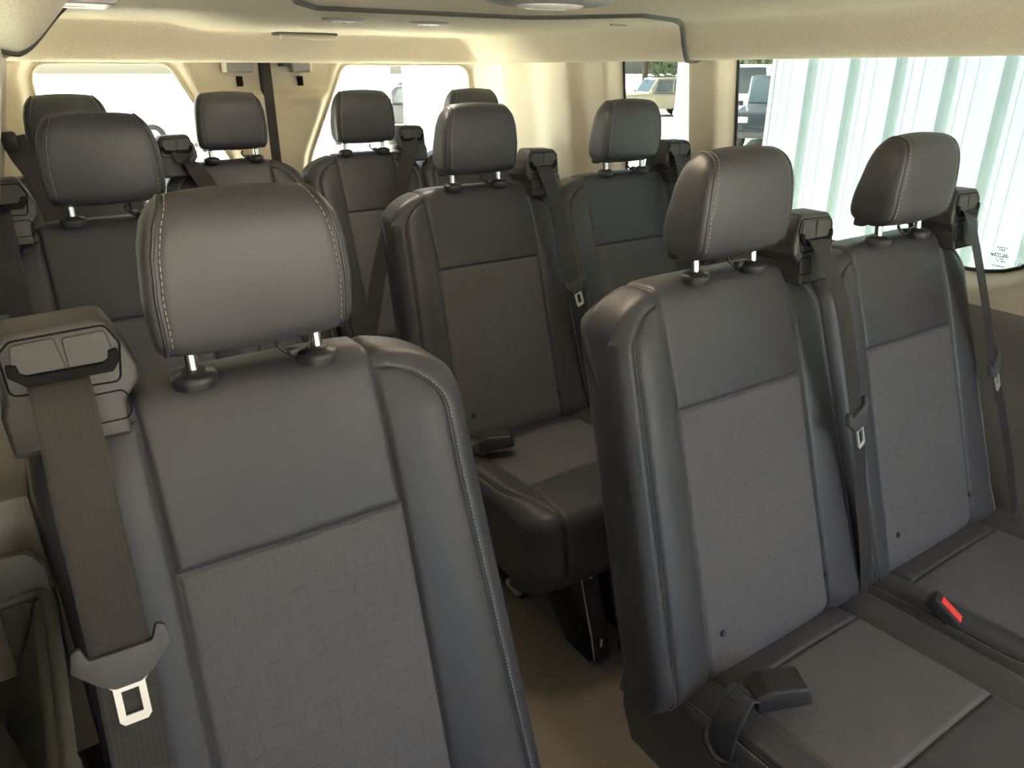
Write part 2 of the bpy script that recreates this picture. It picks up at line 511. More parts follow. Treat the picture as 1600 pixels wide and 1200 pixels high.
        # stitching beside the seam, on the side panel
        bs = np.r_[np.linspace(0.03, bTop - .07, 60), np.linspace(bTop - .068, bTop - .001, 60)]
        xs = edge(bs) + .0045
        sp, sn = surf(s * xs, bs)
        sp = sp + sn * -.0012
        stitch_p.append(sp); stitch_n.append(sn + np.array([s * .5, 0, 0]))
        wp, wn_ = surf(s * (edge(bs) + .0006), bs)
        out.append(('piping', tube_mesh('piping', wp[::2] - wn_[::2] * .0045, .0022, M['piping'], 6), None, {}))
    out.append(('stitching', dash_mesh('stitching', stitch_p, stitch_n, M['thread'], .0048, .0031, .0010, .0006), None, {'kind': 'stuff'}))
    # press studs on the insert
    if not narrow:
        for x in (-.126, .124):
            p, n = surf(np.array([x]), np.array([P.find('z', -.503, 0, P.L * .5)]))
            p = p[0]; n = n[0]
            out.append(('press_stud', cyl_mesh('press_stud', p - n * .004, p + n * .0025, .0062, M['plastic_dark'], .0045, 12), None, {}))
    return sgn

HEADP = catmull([(-.029, .033), (-.034, .060), (-.035, .100), (-.032, .138), (-.023, .158), (-.004, .167), (.014, .164), (.032, .143), (.046, .095),
                 (.056, .052), (.050, .030), (.022, .020), (-.010, .021)], 10, closed=True)

def build_headrest(out, root_i=None):
    hs0 = lambda z: np.interp(z, [0, .03, .08, .12, .145, .160, .17], [.083, .086, .0875, .084, .078, .071, .067])
    hs = lambda z, y=None: hs0(z) if y is None else hs0(z) * (1 - 1.5 * np.clip(y + .015, 0, .08))
    Q = HEADP; n = len(Q)
    T = np.roll(Q, -1, 0) - np.roll(Q, 1, 0); T /= np.linalg.norm(T, axis=1)[:, None]
    Nn = np.stack([-T[:, 1], T[:, 0]], -1)
    u = np.r_[-1, -.97, -.93, np.linspace(-.85, .85, 13), .93, .97, 1]
    X = hs(Q[:, 1], Q[:, 0])[:, None] * u[None]
    dx = (hs(Q[:, 1], Q[:, 0])[:, None] - np.abs(X))
    d = -.004 * np.exp(-(dx / .004) ** 2) + .004 * (1 - u[None] ** 2)
    P = np.stack([X, Q[:, 0][:, None] + Nn[:, 0][:, None] * d, Q[:, 1][:, None] + Nn[:, 1][:, None] * d], -1)
    P = np.concatenate([P, P[:1]], 0)
    out.append(('headrest', grid_mesh('headrest', P, M['leather']), None, {}))
    hi = len(out) - 1
    c = np.array([.006, .088])
    rho = np.r_[1, .985, .965, .94, .9, .84, .76, .65, .5, .35, .2, 0.0]
    sp, sn = [], []
    for s in (-1, 1):
        R = c + (Q - c)[:, None] * rho[None, :, None]
        bul = .010 * np.clip(1 - rho ** 7.0, 0, 1) ** .6 - .004 * np.exp(-((1 - rho) / .03) ** 2)
        Xs = hs(R[..., 1], R[..., 0]) + bul[None]
        PP = np.stack([s * Xs, R[..., 0], R[..., 1]], -1)
        PP = np.concatenate([PP, PP[:1]], 0)
        out.append(('head_side_panel', grid_mesh('head_side_panel', PP, M['leather'], flip=s < 0), hi, {}))
        wt = np.stack([s * (hs(Q[:, 1], Q[:, 0]) + .0003), Q[:, 0] - Nn[:, 0] * .0012, Q[:, 1] - Nn[:, 1] * .0012], -1)
        out.append(('piping', tube_mesh('piping', wt, .002, M['piping'], 6, closed=True), hi, {}))
        k = np.r_[np.arange(0, n * 8 // 13)]
        sp.append(np.stack([s * (hs(Q[k, 1], Q[k, 0]) - .0055), Q[k, 0] - Nn[k, 0] * .0003, Q[k, 1] - Nn[k, 1] * .0003], -1))
        sn.append(np.stack([0 * k, Nn[k, 0], Nn[k, 1]], -1).astype(float))
    out.append(('stitching', dash_mesh('stitching', sp, sn, M['thread'], .0066, .0044, .0012, .0008), hi, {'kind': 'stuff'}))
    for s in (-1, 1):
        out.append(('chrome_post', cyl_mesh('chrome_post', (s * .0626, .002, -.012), (s * .0626, .009, .045), .0066, M['chrome'], n=20), hi, {'label': 'chrome headrest post'}))
    # hard underside cover
    out.append(('underside_cover', box_mesh('underside_cover', (0, .020, .0215), (.14, .050, .010), M['plastic_dark'], .004), hi, {}))
    out.append(('release_tab', box_mesh('release_tab', (-.068, .038, .020), (.018, .020, .016), M['plastic_dark'], .004), hi, {}))
    for s in (-1, 1):
        prof = [(.0, -.016), (.0205, -.016), (.0215, -.010), (.0215, -.006), (.0195, -.0030), (.0130, -.0015), (.0115, .0005), (.0, .0005)]
        out.append(('post_collar', lathe_mesh('post_collar', prof, M['plastic_dark'], (s * .0626, .002, 0), 28), None, {}))
        ci = len(out) - 1
        if s > 0:
            out.append(('release_button', box_mesh('release_button', (s * .0626 - .0225, .010, -.004), (.012, .012, .008), M['plastic_dark'], .002), ci, {}))
            pts = catmull([(.043, .010, -.010), (.034, .016, -.006), (.026, .020, .004), (.029, .018, .011)], 5)
            out.append(('clip_hook', tube_mesh('clip_hook', pts, .0026, M['plastic_dark'], 8), ci, {}))

def build_guide(out, sgn, xc, wide=1.0, dz=0.0):
    """shoulder belt guide; xc = centre x of its face"""
    k = wide
    to = lambda u, v, d: (sgn * (xc + (u - .173) * k), (d if d < 0 else d * (1 - .62 * min(max((v + .01) / .07, 0), 1))) + (v - .02) * .16, v + dz)
    body = [(.131, .040), (.141, .064), (.210, .062), (.221, .050), (.221, .004), (.226, -.008), (.224, -.045), (.139, -.045), (.138, -.012), (.125, .004), (.124, .018)]
    body = round_poly(body, [.006, .010, .010, .006, .004, .006, .004, .004, .006, .006, .006], 4)
    out.append(('belt_guide', prism_mesh('belt_guide', body, to, -.024, .070, M['plastic'], .005, 3), None, {'label': 'grained dark plastic belt guide'}))
    g = len(out) - 1
    # rim line of the face plate
    rim = round_poly([(.134, .040), (.142, .057), (.208, .055), (.217, .046), (.216, .010), (.139, .006)], .007, 4)
    rim3 = [to(u, v, -.0240) for u, v in rim]
    out.append(('face_groove', tube_mesh('face_groove', rim3, .0010, M['black'], 6, closed=True), g, {}))
    for a, b in ((.1385, .1735), (.1745, .2125)):
        poly = round_poly([(a, .026), (a + .004, .053 if a < .15 else .0535), (b - (.004 if a > .15 else 0), .052), (b, .026)], .003, 3)
        out.append(('face_plate', prism_mesh('face_plate', poly, to, -.024, -.0262, M['plastic'], .0008, 1), g, {}))
    slot = [(.1365, .036), (.1365, .026), (.143, .017), (.204, .017), (.2145, .027), (.2145, .037), (.207, .036), (.206, .029), (.201, .0255), (.150, .0255), (.1445, .029), (.1435, .036)]
    out.append(('belt_slot', prism_mesh('belt_slot', round_poly(slot, .0015, 2), to, -.0235, -.0285, M['black'], .0006, 1), g, {}))
    fl = round_poly([(.186, -.002), (.186, -.028), (.210, -.028), (.214, -.022), (.214, -.008), (.210, -.002)], .004, 3)
    fl = [(.35 - .0 - u, v) for u, v in fl]
    out.append(('cover_flap', tube_mesh('cover_flap', [to(u, v, -.0238) for u, v in fl], .0008, M['black'], 6, closed=True), g, {}))

def ribbon(name, pts, wdir, width, m, th=.0016, n=7):
    P = catmull(pts, n); k = len(P)
    Wd = catmull(wdir, n) if len(np.shape(wdir)) == 2 else np.repeat(np.array(wdir, float)[None], k, 0)
    T = np.gradient(P, axis=0); T /= np.linalg.norm(T, axis=1)[:, None]
    Wd = Wd - (Wd * T).sum(1)[:, None] * T; Wd /= np.linalg.norm(Wd, axis=1)[:, None]
    Nn = np.cross(Wd, T)
    L = np.r_[0, np.cumsum(np.linalg.norm(np.diff(P, axis=0), axis=1))]
    V, uv, F = [], [], []
    us = [-1, -.86, -.8, .8, .86, 1]
    prof = [(-1, .3), (-.9, 1.0), (-.8, .75), (.8, .75), (.9, 1.0), (1, .3), (1, -.3), (.9, -1), (-.9, -1), (-1, -.3)]
    for i in range(k):
        for a, h in prof:
            V.append(P[i] + Wd[i] * a * width / 2 + Nn[i] * h * th / 2); uv.append(((a + 1) / 2, L[i]))
    np_ = len(prof)
    F = grid_faces(np_, k, flip=True, wrap_u=True)
    F.append(tuple(range(np_))); F.append(tuple(range((k - 1) * np_, k * np_))[::-1])
    me = mesh_from(name, V, F, m, smooth=False, uv=uv)
    bm = bmesh.new(); bm.from_mesh(me); bmesh.ops.recalc_face_normals(bm, faces=bm.faces); bm.to_mesh(me); bm.free()
    return me, P, Wd, T, Nn

def build_belt(out, sgn, path, ilatch, wdir, width=.047, label='dark grey seat belt webbing'):
    pts = [(sgn * x, y, z) for x, y, z in path]
    wd = (sgn * wdir[0], wdir[1], wdir[2])
    me, P, Wd, T, Nn = ribbon('seat_belt', pts, wd, width, M['web'])
    out.append(('seat_belt', me, None, {}))
    bi = len(out) - 1
    if ilatch is None: return
    i = int(ilatch * 7)
    o, w, t = P[i], Wd[i], T[i]
    n = np.cross(w, t)
    if n[1] > 0: n = -n
    if sgn < 0: w = -w
    o = o + n * .002
    to = lambda u, v, d: tuple(o + w * u - t * v + n * d)
    plate = round_poly([(-.036, .020), (-.029, .024), (-.024, .010), (.024, .010), (.029, .024), (.036, .020), (.039, .004), (.020, -.016), (.010, -.022), (-.010, -.022), (-.020, -.016), (-.039, .004)], .004, 3)
    out.append(('latch_plate', prism_mesh('latch_plate', plate, to, -.004, .004, M['latch_grey'], .002, 2), bi, {'label': 'grey plastic belt latch plate'}))
    # steel tongue: a flat frame with a rectangular hole
    outer = [(-.021, -.014), (-.0125, -.022), (-.0125, -.052), (-.009, -.056), (.009, -.056), (.0125, -.052), (.0125, -.022), (.021, -.014), (.018, -.012), (.009, -.020), (-.009, -.020), (-.018, -.012)]
    inner = [(-.0068, -.026), (-.0068, -.048), (.0068, -.048), (.0068, -.026)]
    bm = bmesh.new()
    def strip(poly): prism_bm(bm, poly, to, -.0012, .0016, 0)
    strip([(-.0125, -.022), (-.0068, -.026), (-.0068, -.048), (-.0125, -.052)])
    strip([(.0125, -.052), (.0068, -.048), (.0068, -.026), (.0125, -.022)])
    strip([(-.0125, -.052), (-.0068, -.048), (.0068, -.048), (.0125, -.052), (.009, -.056), (-.009, -.056)])
    strip([(-.0125, -.022), (-.009, -.018), (.009, -.018), (.0125, -.022), (.0068, -.026), (-.0068, -.026)])
    strip([(-.0125, -.022), (-.021, -.013), (-.018, -.011), (-.009, -.018)])
    strip([(.009, -.018), (.018, -.011), (.021, -.013), (.0125, -.022)])
    out.append(('steel_tongue', bm_mesh('steel_tongue', bm, M['steel']), bi, {'label': 'bright steel latch tongue'}))

def build_cushion(out, kind):
    narrow = kind.startswith('N')
    W = .194 if narrow else .2285
    w0 = .105 if narrow else .150; e0 = .165 if narrow else .212
    P = Pillow([(-.560, -.735), (-.606, -.675), (-.585, -.545), (-.44, -.550), (-.22, -.562), (-.085, -.585)], [0, .05, .045, .2, .2, 0])
    bF = P.find('y', -.44, P.L * .2); bR = P.find('y', -.232, P.L * .2); bC = P.find('y', -.572, P.L * .2)
    bI = P.find('y', -.175, P.L * .2)
    yc = lambda b: P.at(b)[0]
    f = lambda b: smooth01((-yc(b) - .40) / .17)         # 0 at the rear, 1 at the front edge
    sc = W / .2285
    e = lambda b: e0 - (e0 - .165 * sc) * f(b) ** 1.5
    w = lambda b: w0 + (.163 * sc - w0) * smooth01((-yc(b) - .44) / .13)
    def surf(x, b):
        y, z, ny, nz = P.at(b)
        t = np.clip(nz, 0, 1)
        x0 = .140 * sc * (1 - t) + (e(b) - .02) * t
        tau = np.clip((np.abs(x) - x0) / np.maximum(W - x0, 1e-4), 0, 1)
        q = 1 - np.sqrt(np.clip(1 - tau ** 2, 0, 1))
        sh = .085 * (1 - t) + .042 * t
        hump = np.sin(PI * np.clip((np.abs(x) - w(b)) / (W + .03 - w(b)), 0, 1)) * .010 * t
        d = hump + .004 * np.clip(1 - (x / w(b)) ** 2, 0, 1)
        yi = np.maximum(y, -.518); zi = np.minimum(z, -.590)
        return np.stack([x, y + ny * d + q * (yi - y), z + nz * d + q * (zi - z)], -1), np.stack([0 * x, ny, nz], -1)
    def patch(name, xl, xr, b0, b1, m, nu, nv, gl=1, gr=1, gb=1, gt=1):
        b = b0 + (b1 - b0) * edge_u(nv, b1 - b0); u = edge_u(nu, float(np.mean(xr(b) - xl(b)))); nu = len(u)
        X = xl(b)[:, None] + (xr(b) - xl(b))[:, None] * u[None]; B = np.repeat(b[:, None], nu, 1)
        Pt, Nn = surf(X, B); D = np.full(X.shape, 9.)
        if gl: D = np.minimum(D, X - X[:, :1])
        if gr: D = np.minimum(D, X[:, -1:] - X)
        if gb: D = np.minimum(D, B - b0)
        if gt: D = np.minimum(D, b1 - B)
        Pt = Pt - Nn * (.0045 * np.exp(-(D / .0035) ** 2))[..., None]
        out.append((name, grid_mesh(name, Pt, m), None, {}))
    nw = lambda b: -w(b)
    patch('cushion_front_pad', nw, w, 0, bF, M['leather'], 20, 30, gb=0)
    patch('cushion_insert', nw, w, bF, bR, M['fabric_flat'], 20, 24)
    patch('cushion_rear_strip', nw, w, bR, P.L, M['leather'], 20, 14, gt=0)
    sp, sn = [], []
    for s in (-1, 1):
        ee = lambda b: np.where(b < bC, w(b), np.maximum(e(b), w(b)))
        if s < 0: patch('cushion_bolster', lambda b: -ee(b), nw, bC, P.L, M['leather'], 12, 34, gt=0)
        else: patch('cushion_bolster', w, ee, bC, P.L, M['leather'], 12, 34, gt=0)
        b = np.r_[np.linspace(0, bC, 26), np.linspace(bC + .005, P.L, 30)]
        u = np.sin(cluster(14) * PI / 2)
        X = ee(b)[:, None] + (W - ee(b))[:, None] * u[None]; B = np.repeat(b[:, None], 14, 1)
        Pt, Nn = surf(s * X, B)
        Pt = Pt - Nn * (.004 * np.exp(-((X - X[:, :1]) / .005) ** 2))[..., None]
        ed = Pt[:, -1]
        cap = np.stack([np.full(len(b), s * (W - .012)), np.clip(ed[:, 1], -.47, -.10), np.full(len(b), -.735)], -1)
        mid = np.stack([np.full(len(b), s * (W + .004)), ed[:, 1] * .5 + cap[:, 1] * .5, ed[:, 2] * .5 + cap[:, 2] * .5], -1)
        Pt = np.concatenate([Pt, mid[:, None], cap[:, None]], 1)
        out.append(('cushion_side_panel', grid_mesh('cushion_side_panel', Pt, M['leather'], flip=s < 0), None, {}))
        bb = np.linspace(bC + .004, P.L, 70)
        a, c = surf(s * (ee(bb) + .0045), bb); sp.append(a - c * .001); sn.append(c + np.array([s * .4, 0, 0]))
        a, c = surf(s * (ee(bb[::2]) + .0005), bb[::2])
        out.append(('piping', tube_mesh('piping', a - c * .0035, .002, M['piping'], 6), None, {}))
    out.append(('stitching', dash_mesh('stitching', sp, sn, M['thread'], .0048, .0031, .0010, .0006), None, {'kind': 'stuff'}))

def build_buckle(out, s, x, y, centre=False):
    """belt buckle lying at the inner rear corner of the cushion; s = side"""
    if centre:
        # upright buckle with its red button showing, in the recess between two cushions
        R = Euler((math.radians(38), 0, math.radians(20))).to_matrix()
        c = Vector((x, y, -.532))
        out.append(('buckle', box_mesh('buckle', c - Vector((0, 0, .012)), (.030, .062, .022), M['plastic_dark'], .004, 2, R), None, {'label': 'belt buckle with a red release button'}))
        k = len(out) - 1
        n = R @ Vector((0, 0, 1)); f = R @ Vector((0, -1, 0))
        out.append(('release_button', box_mesh('release_button', c - Vector((0, 0, .012)) + n * .0112 + f * .004, (.018, .048, .004), M['red'], .0015, 2, R), k, {'label': 'red release button'}))
        return
    R = Euler((math.radians(-10), math.radians(-8 * s), math.radians(-58 * s))).to_matrix()
    c = Vector((x, y, -.522))
    to = lambda u, v, d: tuple(c + R @ Vector((d, u, v)))
    poly = round_poly([(-.038, -.012), (-.034, .014), (.020, .020), (.040, .012), (.040, -.014)], .005, 4)
    out.append(('buckle', prism_mesh('buckle', poly, to, -.026, .026, M['plastic_dark'], .004, 3), None, {'label': 'black plastic belt buckle'}))
    k = len(out) - 1
    a = c + R @ Vector((0, .036, 0))
    pts = [tuple(a), (s * (abs(x) + .055), y + .020, -.516), (s * (abs(x) + .078), y + .014, -.524), (s * (abs(x) + .096), y + .010, -.552), (s * (abs(x) + .101), y + .008, -.600)]
    if s > 0: pass
    me, *_ = ribbon('buckle_strap', pts, (.12 * s, -1, .12), .046, M['strap'], .003, 6)
    out.append(('buckle_strap', me, k, {'label': 'blue grey folded buckle strap'}))
    out.append(('box_stitch', dash_mesh('box_stitch', [np.array([(s * (abs(x) + .050 + .007 * k), y + .034, -.5140 - .0012 * k), (s * (abs(x) + .050 + .007 * k), y + .002, -.5140 - .0012 * k)]) for k in range(4)], [np.array([(0, 0, 1.), (0, 0, 1.)])] * 4, M['piping'], .004, .003, .0012, .0008), k, {'kind': 'stuff'}))
    loop = [(s * (abs(x) + .080), y + .040, -.560), (s * (abs(x) + .100), y + .034, -.580), (s * (abs(x) + .106), y + .006, -.592), (s * (abs(x) + .098), y - .022, -.580)]
    out.append(('strap_sleeve', tube_mesh('strap_sleeve', catmull(loop, 6), .006, M['piping'], 8), k, {}))

def build_pedestal(out, zf, sides=(-1, 1)):
    """black steel seat base; zf = floor height in seat coordinates"""
    out.append(('seat_pan', box_mesh('seat_pan', (0, -.31, -.715), (.38, .42, .05), M['plastic_dark'], .012), None, {}))
    for s in sides:
        x0 = s * .050 - s * .0 if False else s * .060
        to = lambda u, v, d: (x0 + d, u, v)
        plate = round_poly([(-.425, -.735), (-.50, -.735), (-.556, zf + .075), (-.570, zf + .022), (-.560, zf + .006), (-.470, zf + .006), (-.465, zf + .02), (-.30, -.80), (-.20, -.80), (-.20, -.735)], .006, 3)
        out.append(('base_plate', prism_mesh('base_plate', plate, to, -.004, .004, M['frame'], .0015, 2), None, {}))
        k = len(out) - 1
        fl = [(-.500, -.735), (-.556, zf + .075), (-.572, zf + .010), (-.566, zf + .010), (-.550, zf + .075), (-.494, -.735)]
        out.append(('front_flange', prism_mesh('front_flange', fl, to, 0.0, s * -.045, M['frame'], .001, 1), k, {}))
        # bright edge of the flange, slots and bolts
        out.append(('edge_strip', tube_mesh('edge_strip', [(x0 - s * .0, y, z) for y, z in [(-.502, -.740), (-.530, -.83), (-.558, zf + .075), (-.572, zf + .016)]], .0016, M['steel'], 6), k, {}))
        for yy, zz in ((-.517, -.77), (-.562, zf + .055)):
            out.append(('slot', box_mesh('slot', (x0 - s * .020, yy - .006, zz), (.006, .003, .022), M['steel'], .001), k, {}))
        for yy, zz in ((-.52, zf + .075), (-.505, zf + .060), (-.512, zf + .095)):
            out.append(('bolt', cyl_mesh('bolt', (x0 - .009, yy, zz), (x0 + .009, yy, zz), .0065, M['frame'], n=8), k, {}))
        strut = [(-.32, -.775), (-.345, -.795), (-.475, zf + .05), (-.45, zf + .045)]
        out.append(('edge_strip', tube_mesh('edge_strip', [(x0 - .0, y, z) for y, z in [(-.195, -.785), (-.225, -.806), (-.32, -.812), (-.43, zf + .06)]], .0014, M['steel'], 6), k, {}))
        for yy, zz in ((-.29, -.785), (-.37, -.80)):
            out.append(('slot', box_mesh('slot', (x0 - .005, yy, zz), (.003, .018, .006), M['steel'], .001), k, {}))
        rear = round_poly([(-.235, -.76), (-.15, -.76), (-.13, zf + .03), (-.14, zf + .006), (-.30, zf + .006), (-.31, zf + .025), (-.23, zf + .045)], .006, 3)
        out.append(('rear_leg', prism_mesh('rear_leg', rear, to, -.012, .012, M['frame'], .002, 2), None, {}))
        out.append(('floor_latch', box_mesh('floor_latch', (x0 - s * .0, -.275, zf + .03), (.05, .055, .022), M['steel'], .004), len(out) - 1, {}))
    out.append(('cross_tube', cyl_mesh('cross_tube', (-.14, -.42, -.755), (.14, -.42, -.755), .014, M['frame']), None, {}))

BELT = {
 'R': dict(path=[(.174, -.024, .024), (.170, -.036, .018), (.168, -.066, -.02), (.172, -.095, -.075), (.182, -.118, -.16), (.193, -.135, -.238), (.206, -.142, -.290), (.214, -.158, -.38), (.222, -.182, -.48), (.227, -.200, -.58)], il=5.15, wd=(1, .20, .05)),
 'M': dict(path=[(.170, -.024, .024), (.165, -.036, .016), (.160, -.068, -.05), (.176, -.098, -.145), (.213, -.120, -.257), (.240, -.130, -.315), (.268, -.145, -.385), (.294, -.170, -.485), (.312, -.200, -.60)], il=4.2, wd=(1, .22, .05)),
 'L': dict(path=[(.174, -.024, .024), (.174, -.040, .014), (.175, -.068, -.02), (.177, -.100, -.067), (.178, -.125, -.13), (.180, -.150, -.212), (.184, -.163, -.28), (.192, -.178, -.40), (.20, -.200, -.58)], il=4.85, wd=(1, 0, .05)),
 'NR': dict(path=[(.146, -.024, .024), (.142, -.036, .0), (.110, -.055, -.057), (.053, -.085, -.17), (-.028, -.130, -.33), (-.087, -.175, -.47), (-.12, -.20, -.55)], il=None, wd=(1, .1, .5)),
 'NL': dict(path=[(.146, -.024, .024), (.142, -.036, .0), (.114, -.055, -.034), (.053, -.085, -.17), (-.028, -.130, -.33), (-.087, -.175, -.47), (-.12, -.20, -.55)], il=None, wd=(1, .1, .5)),
}

def make_variant(kind, zf, guide=True, buckle=None, base=True):
    out = []
    s = build_backrest(out, kind)
    build_headrest(out)
    if guide:
        build_guide(out, s, .152 if kind.startswith('N') else (.164 if kind == 'L' else .173), 1.08 if kind == 'L' else 1.0, .007 if kind == 'L' else 0.0)
        b = BELT[kind]; build_belt(out, s, b['path'], b['il'], b['wd'])
    build_cushion(out, kind)
    if buckle == 'side': build_buckle(out, -s, -s * .128, -.285)
    elif buckle == 'centre': build_buckle(out, -s, -s * .205, -.315, True)
    if base: build_pedestal(out, zf)
    return out

def place_seat(var, x, y, z, label):
    r = empty('passenger_seat', (x, y, 0), label=label, category='seat', group='passenger seats of the van')
    made = []
    for name, me, par, props in var:
        o = bpy.data.objects.new(name, me); C.objects.link(o)
        if par is None: o.parent = r; o.location = (0, 0, z)
        else: o.parent = made[par]
        for k, v in props.items(): o[k] = v
        made.append(o)
    return r

# ------------------------------------------------------------------ van shell
def wallR(z): return np.interp(z, [0, .4, .8, 1.26, 1.4], [.825, .82, .80, .742, .73])
def wallL(z): return -np.interp(z, [0, .4, .7, .9, 1.26, 1.4], [.97, .965, .945, .918, .830, .81])

def sd_poly(px, py, poly):
    poly = np.array(poly); d = np.full(px.shape, 1e9); inside = np.zeros(px.shape, bool)
    k = len(poly)
    for i in range(k):
        a, b = poly[i], poly[(i + 1) % k]; e = b - a
        wx, wy = px - a[0], py - a[1]
        t = np.clip((wx * e[0] + wy * e[1]) / (e @ e), 0, 1)
        d = np.minimum(d, np.hypot(wx - e[0] * t, wy - e[1] * t))
        c = (a[1] > py) != (b[1] > py)
        xi = a[0] + (py - a[1]) / (b[1] - a[1] + 1e-12) * (b[0] - a[0])
        inside ^= c & (px < xi)
    return np.where(inside, -d, d)

def rounded(poly, r, n=8): return round_poly(poly, r, n)

def panel_with_openings(name, us, vs, base, outdir, openings, depth, m, extra=None, band=.032, flip=False):
    """a trim sheet over (u,v); openings are rounded polygons; the sheet rolls outwards into each"""
    U, Vv = np.meshgrid(us, vs)
    sd = np.full(U.shape, 9.)
    for p in openings: sd = np.minimum(sd, sd_poly(U, Vv, p))
    o = depth * smooth01((band - sd) / band) + np.clip(-sd, 0, .1) * 1.5
    if extra is not None: o = o + extra(U, Vv)
    P = base(U, Vv) + o[..., None] * np.array(outdir)
    nv, nu = U.shape
    F = grid_faces(nu, nv, flip)
    # pull the first ring of points inside each opening onto its rim, so that the sheet ends cleanly there
    e = 1e-4
    sdf = lambda a, b: np.min([sd_poly(a, b, p) for p in openings], axis=0) if openings else np.full(a.shape, 9.)
    m_ = (sd < 0) & (sd > -.0125)
    if m_.any():
        a, b = U[m_], Vv[m_]
        gx, gy = (sdf(a + e, b) - sdf(a - e, b)) / (2 * e), (sdf(a, b + e) - sdf(a, b - e)) / (2 * e)
        d = sd[m_]; a2, b2 = a - gx * d, b - gy * d
        P[m_] = base(a2, b2) + (depth + (extra(a2, b2) if extra is not None else 0))[..., None] * np.array(outdir) if extra is not None else base(a2, b2) + depth * np.array(outdir)
    keep = (sd > -.0125).ravel()
    F = [f for f in F if all(keep[i] for i in f)]
    me = mesh_from(name, P.reshape(-1, 3), F, m)
    bm = bmesh.new(); bm.from_mesh(me)
    bmesh.ops.delete(bm, geom=[v for v in bm.verts if not v.link_faces], context='VERTS')
    bm.to_mesh(me); bm.free()
    return me

# floor
def floor_mesh():
    bm = bmesh.new(); box_bm(bm, (-.07, .70, -.02), (1.86, 3.9, .04))
    return bm_mesh('floor', bm, M['floor'])
fl = obj('floor', floor_mesh(), kind='structure')
for x in (-.285, .0):
    obj('floor_seam', box_mesh('floor_seam', (x, .9, .0008), (.004, 3.3, .0016), M['joint'] if x > 9 else M['floor'], .0006), fl)

W1 = rounded([(.605, .818), (1.436, .818), (1.436, 1.40), (.605, 1.40)], [.17, .075, .06, .06])
W2 = rounded([(1.590, .87), (1.888, .87), (1.888, 1.40), (1.590, 1.40)], [.06, .06, .05, .05])
W0 = rounded([(-.75, .80), (.30, .80), (.30, 1.40), (-.75, 1.40)], .08)
us = np.r_[np.arange(-1.2, .55, .03), np.arange(.55, 2.02, .0085), np.arange(2.03, 2.66, .02)]
vs = np.r_[np.arange(.62, .99, .0085), np.arange(1.0, 1.345, .015)]
def right_extra(U, Vv):
    # sculpted rear quarter: a soft column and a step ahead of it
    f = smooth01((Vv - .80) / .1)
    return f * (-.022 * smooth01((U - 2.03) / .05) + .016 * np.exp(-((U - 2.30) / .07) ** 2) - .014 * np.exp(-((U - 2.47) / .06) ** 2) - .03 * smooth01((U - 2.50) / .14))
baseR = lambda U, Vv: np.stack([wallR(Vv), U, Vv], -1)
wr_up = panel_with_openings('wall_right', us, vs, baseR, (1, 0, 0), [W1, W2, W0], .058, M['trim'], right_extra, flip=True)
wallr = obj('wall_right', wr_up, kind='structure')
def lower_wall(name, fn, s, y0, y1, ztop, m):
    ys = np.linspace(y0, y1, 30); zs = np.linspace(0, ztop + .012, 20)
    Y, Z = np.meshgrid(ys, zs)
    X = fn(Z) - s * .012 * smooth01((ztop - Z) / .03) * smooth01((Z - .62) / .12) - s * (.02 if s > 0 else -.012) * np.sin(PI * np.clip(Z / .6, 0, 1))
    return grid_mesh(name, np.stack([X, Y, Z], -1), m, flip=s > 0)
obj('lower_trim_panel', lower_wall('lower_trim_panel', wallR, 1, -1.2, 2.62, .745, M['trim_grey']), wallr, label='grey lower side trim')

def pane(name, poly, to, m, th=.004):
    return prism_mesh(name, poly, to, 0, th, m)

def wall_glass(nm, poly, fn, s, off=.056, bars=True):
    to = lambda u, v, d: (float(fn(v)) + s * (off + d), u, v)
    w = obj(nm, pane(nm, poly, to, M['glass']), kind='structure')
    pp = [(float(fn(v)) + s * (off - .003), u, v) for u, v in poly]
    obj('seal', tube_mesh('seal', pp, .0040, M['seal'], 8, closed=True), w)
    return w
w1 = wall_glass('window_1', W1, wallR, 1)
w2 = wall_glass('window_2', W2, wallR, 1)
w0 = wall_glass('window_3', W0, wallR, 1)
# printed glazing marks in the lower front corner of the big side window
bm = bmesh.new()
def mark(u, v, wd, ht):
    x = float(wallR(v)) + .0545
    box_bm(bm, (x, u, v), (.0006, wd, ht))
for r, (c0, wd, v) in enumerate([(.714, .022, .876), (.714, .014, .871), (.714, .026, .862), (.716, .034, .857), (.718, .020, .852), (.704, .012, .859), (.730, .012, .860), (.712, .018, .847), (.714, .028, .836)]):
    k = max(2, int(wd / .004)); 
    for i in range(k):
        if rng.random() < .85: mark(c0 - wd / 2 + wd * (i + .5) / k, v, wd / k * .62, .0022 + .001 * rng.random())
obj('glazing_mark', bm_mesh('glazing_mark', bm, M['decal']), w1, kind='stuff')
def text_obj(body, name, size, loc, rot, m, parent, th=.0004):
    cu = bpy.data.curves.new(name, 'FONT'); cu.body = body; cu.size = size; cu.extrude = th; cu.align_x = 'CENTER'
    o = bpy.data.objects.new(name, cu); C.objects.link(o); o.location = loc; o.rotation_euler = rot
    cu.materials.append(m); o.parent = parent
    return o
text_obj('02', 'glazing_number', .014, (float(wallR(.84)) + .0545, .672, .840), (PI / 2, 0, -PI / 2), M['decal'], w1)

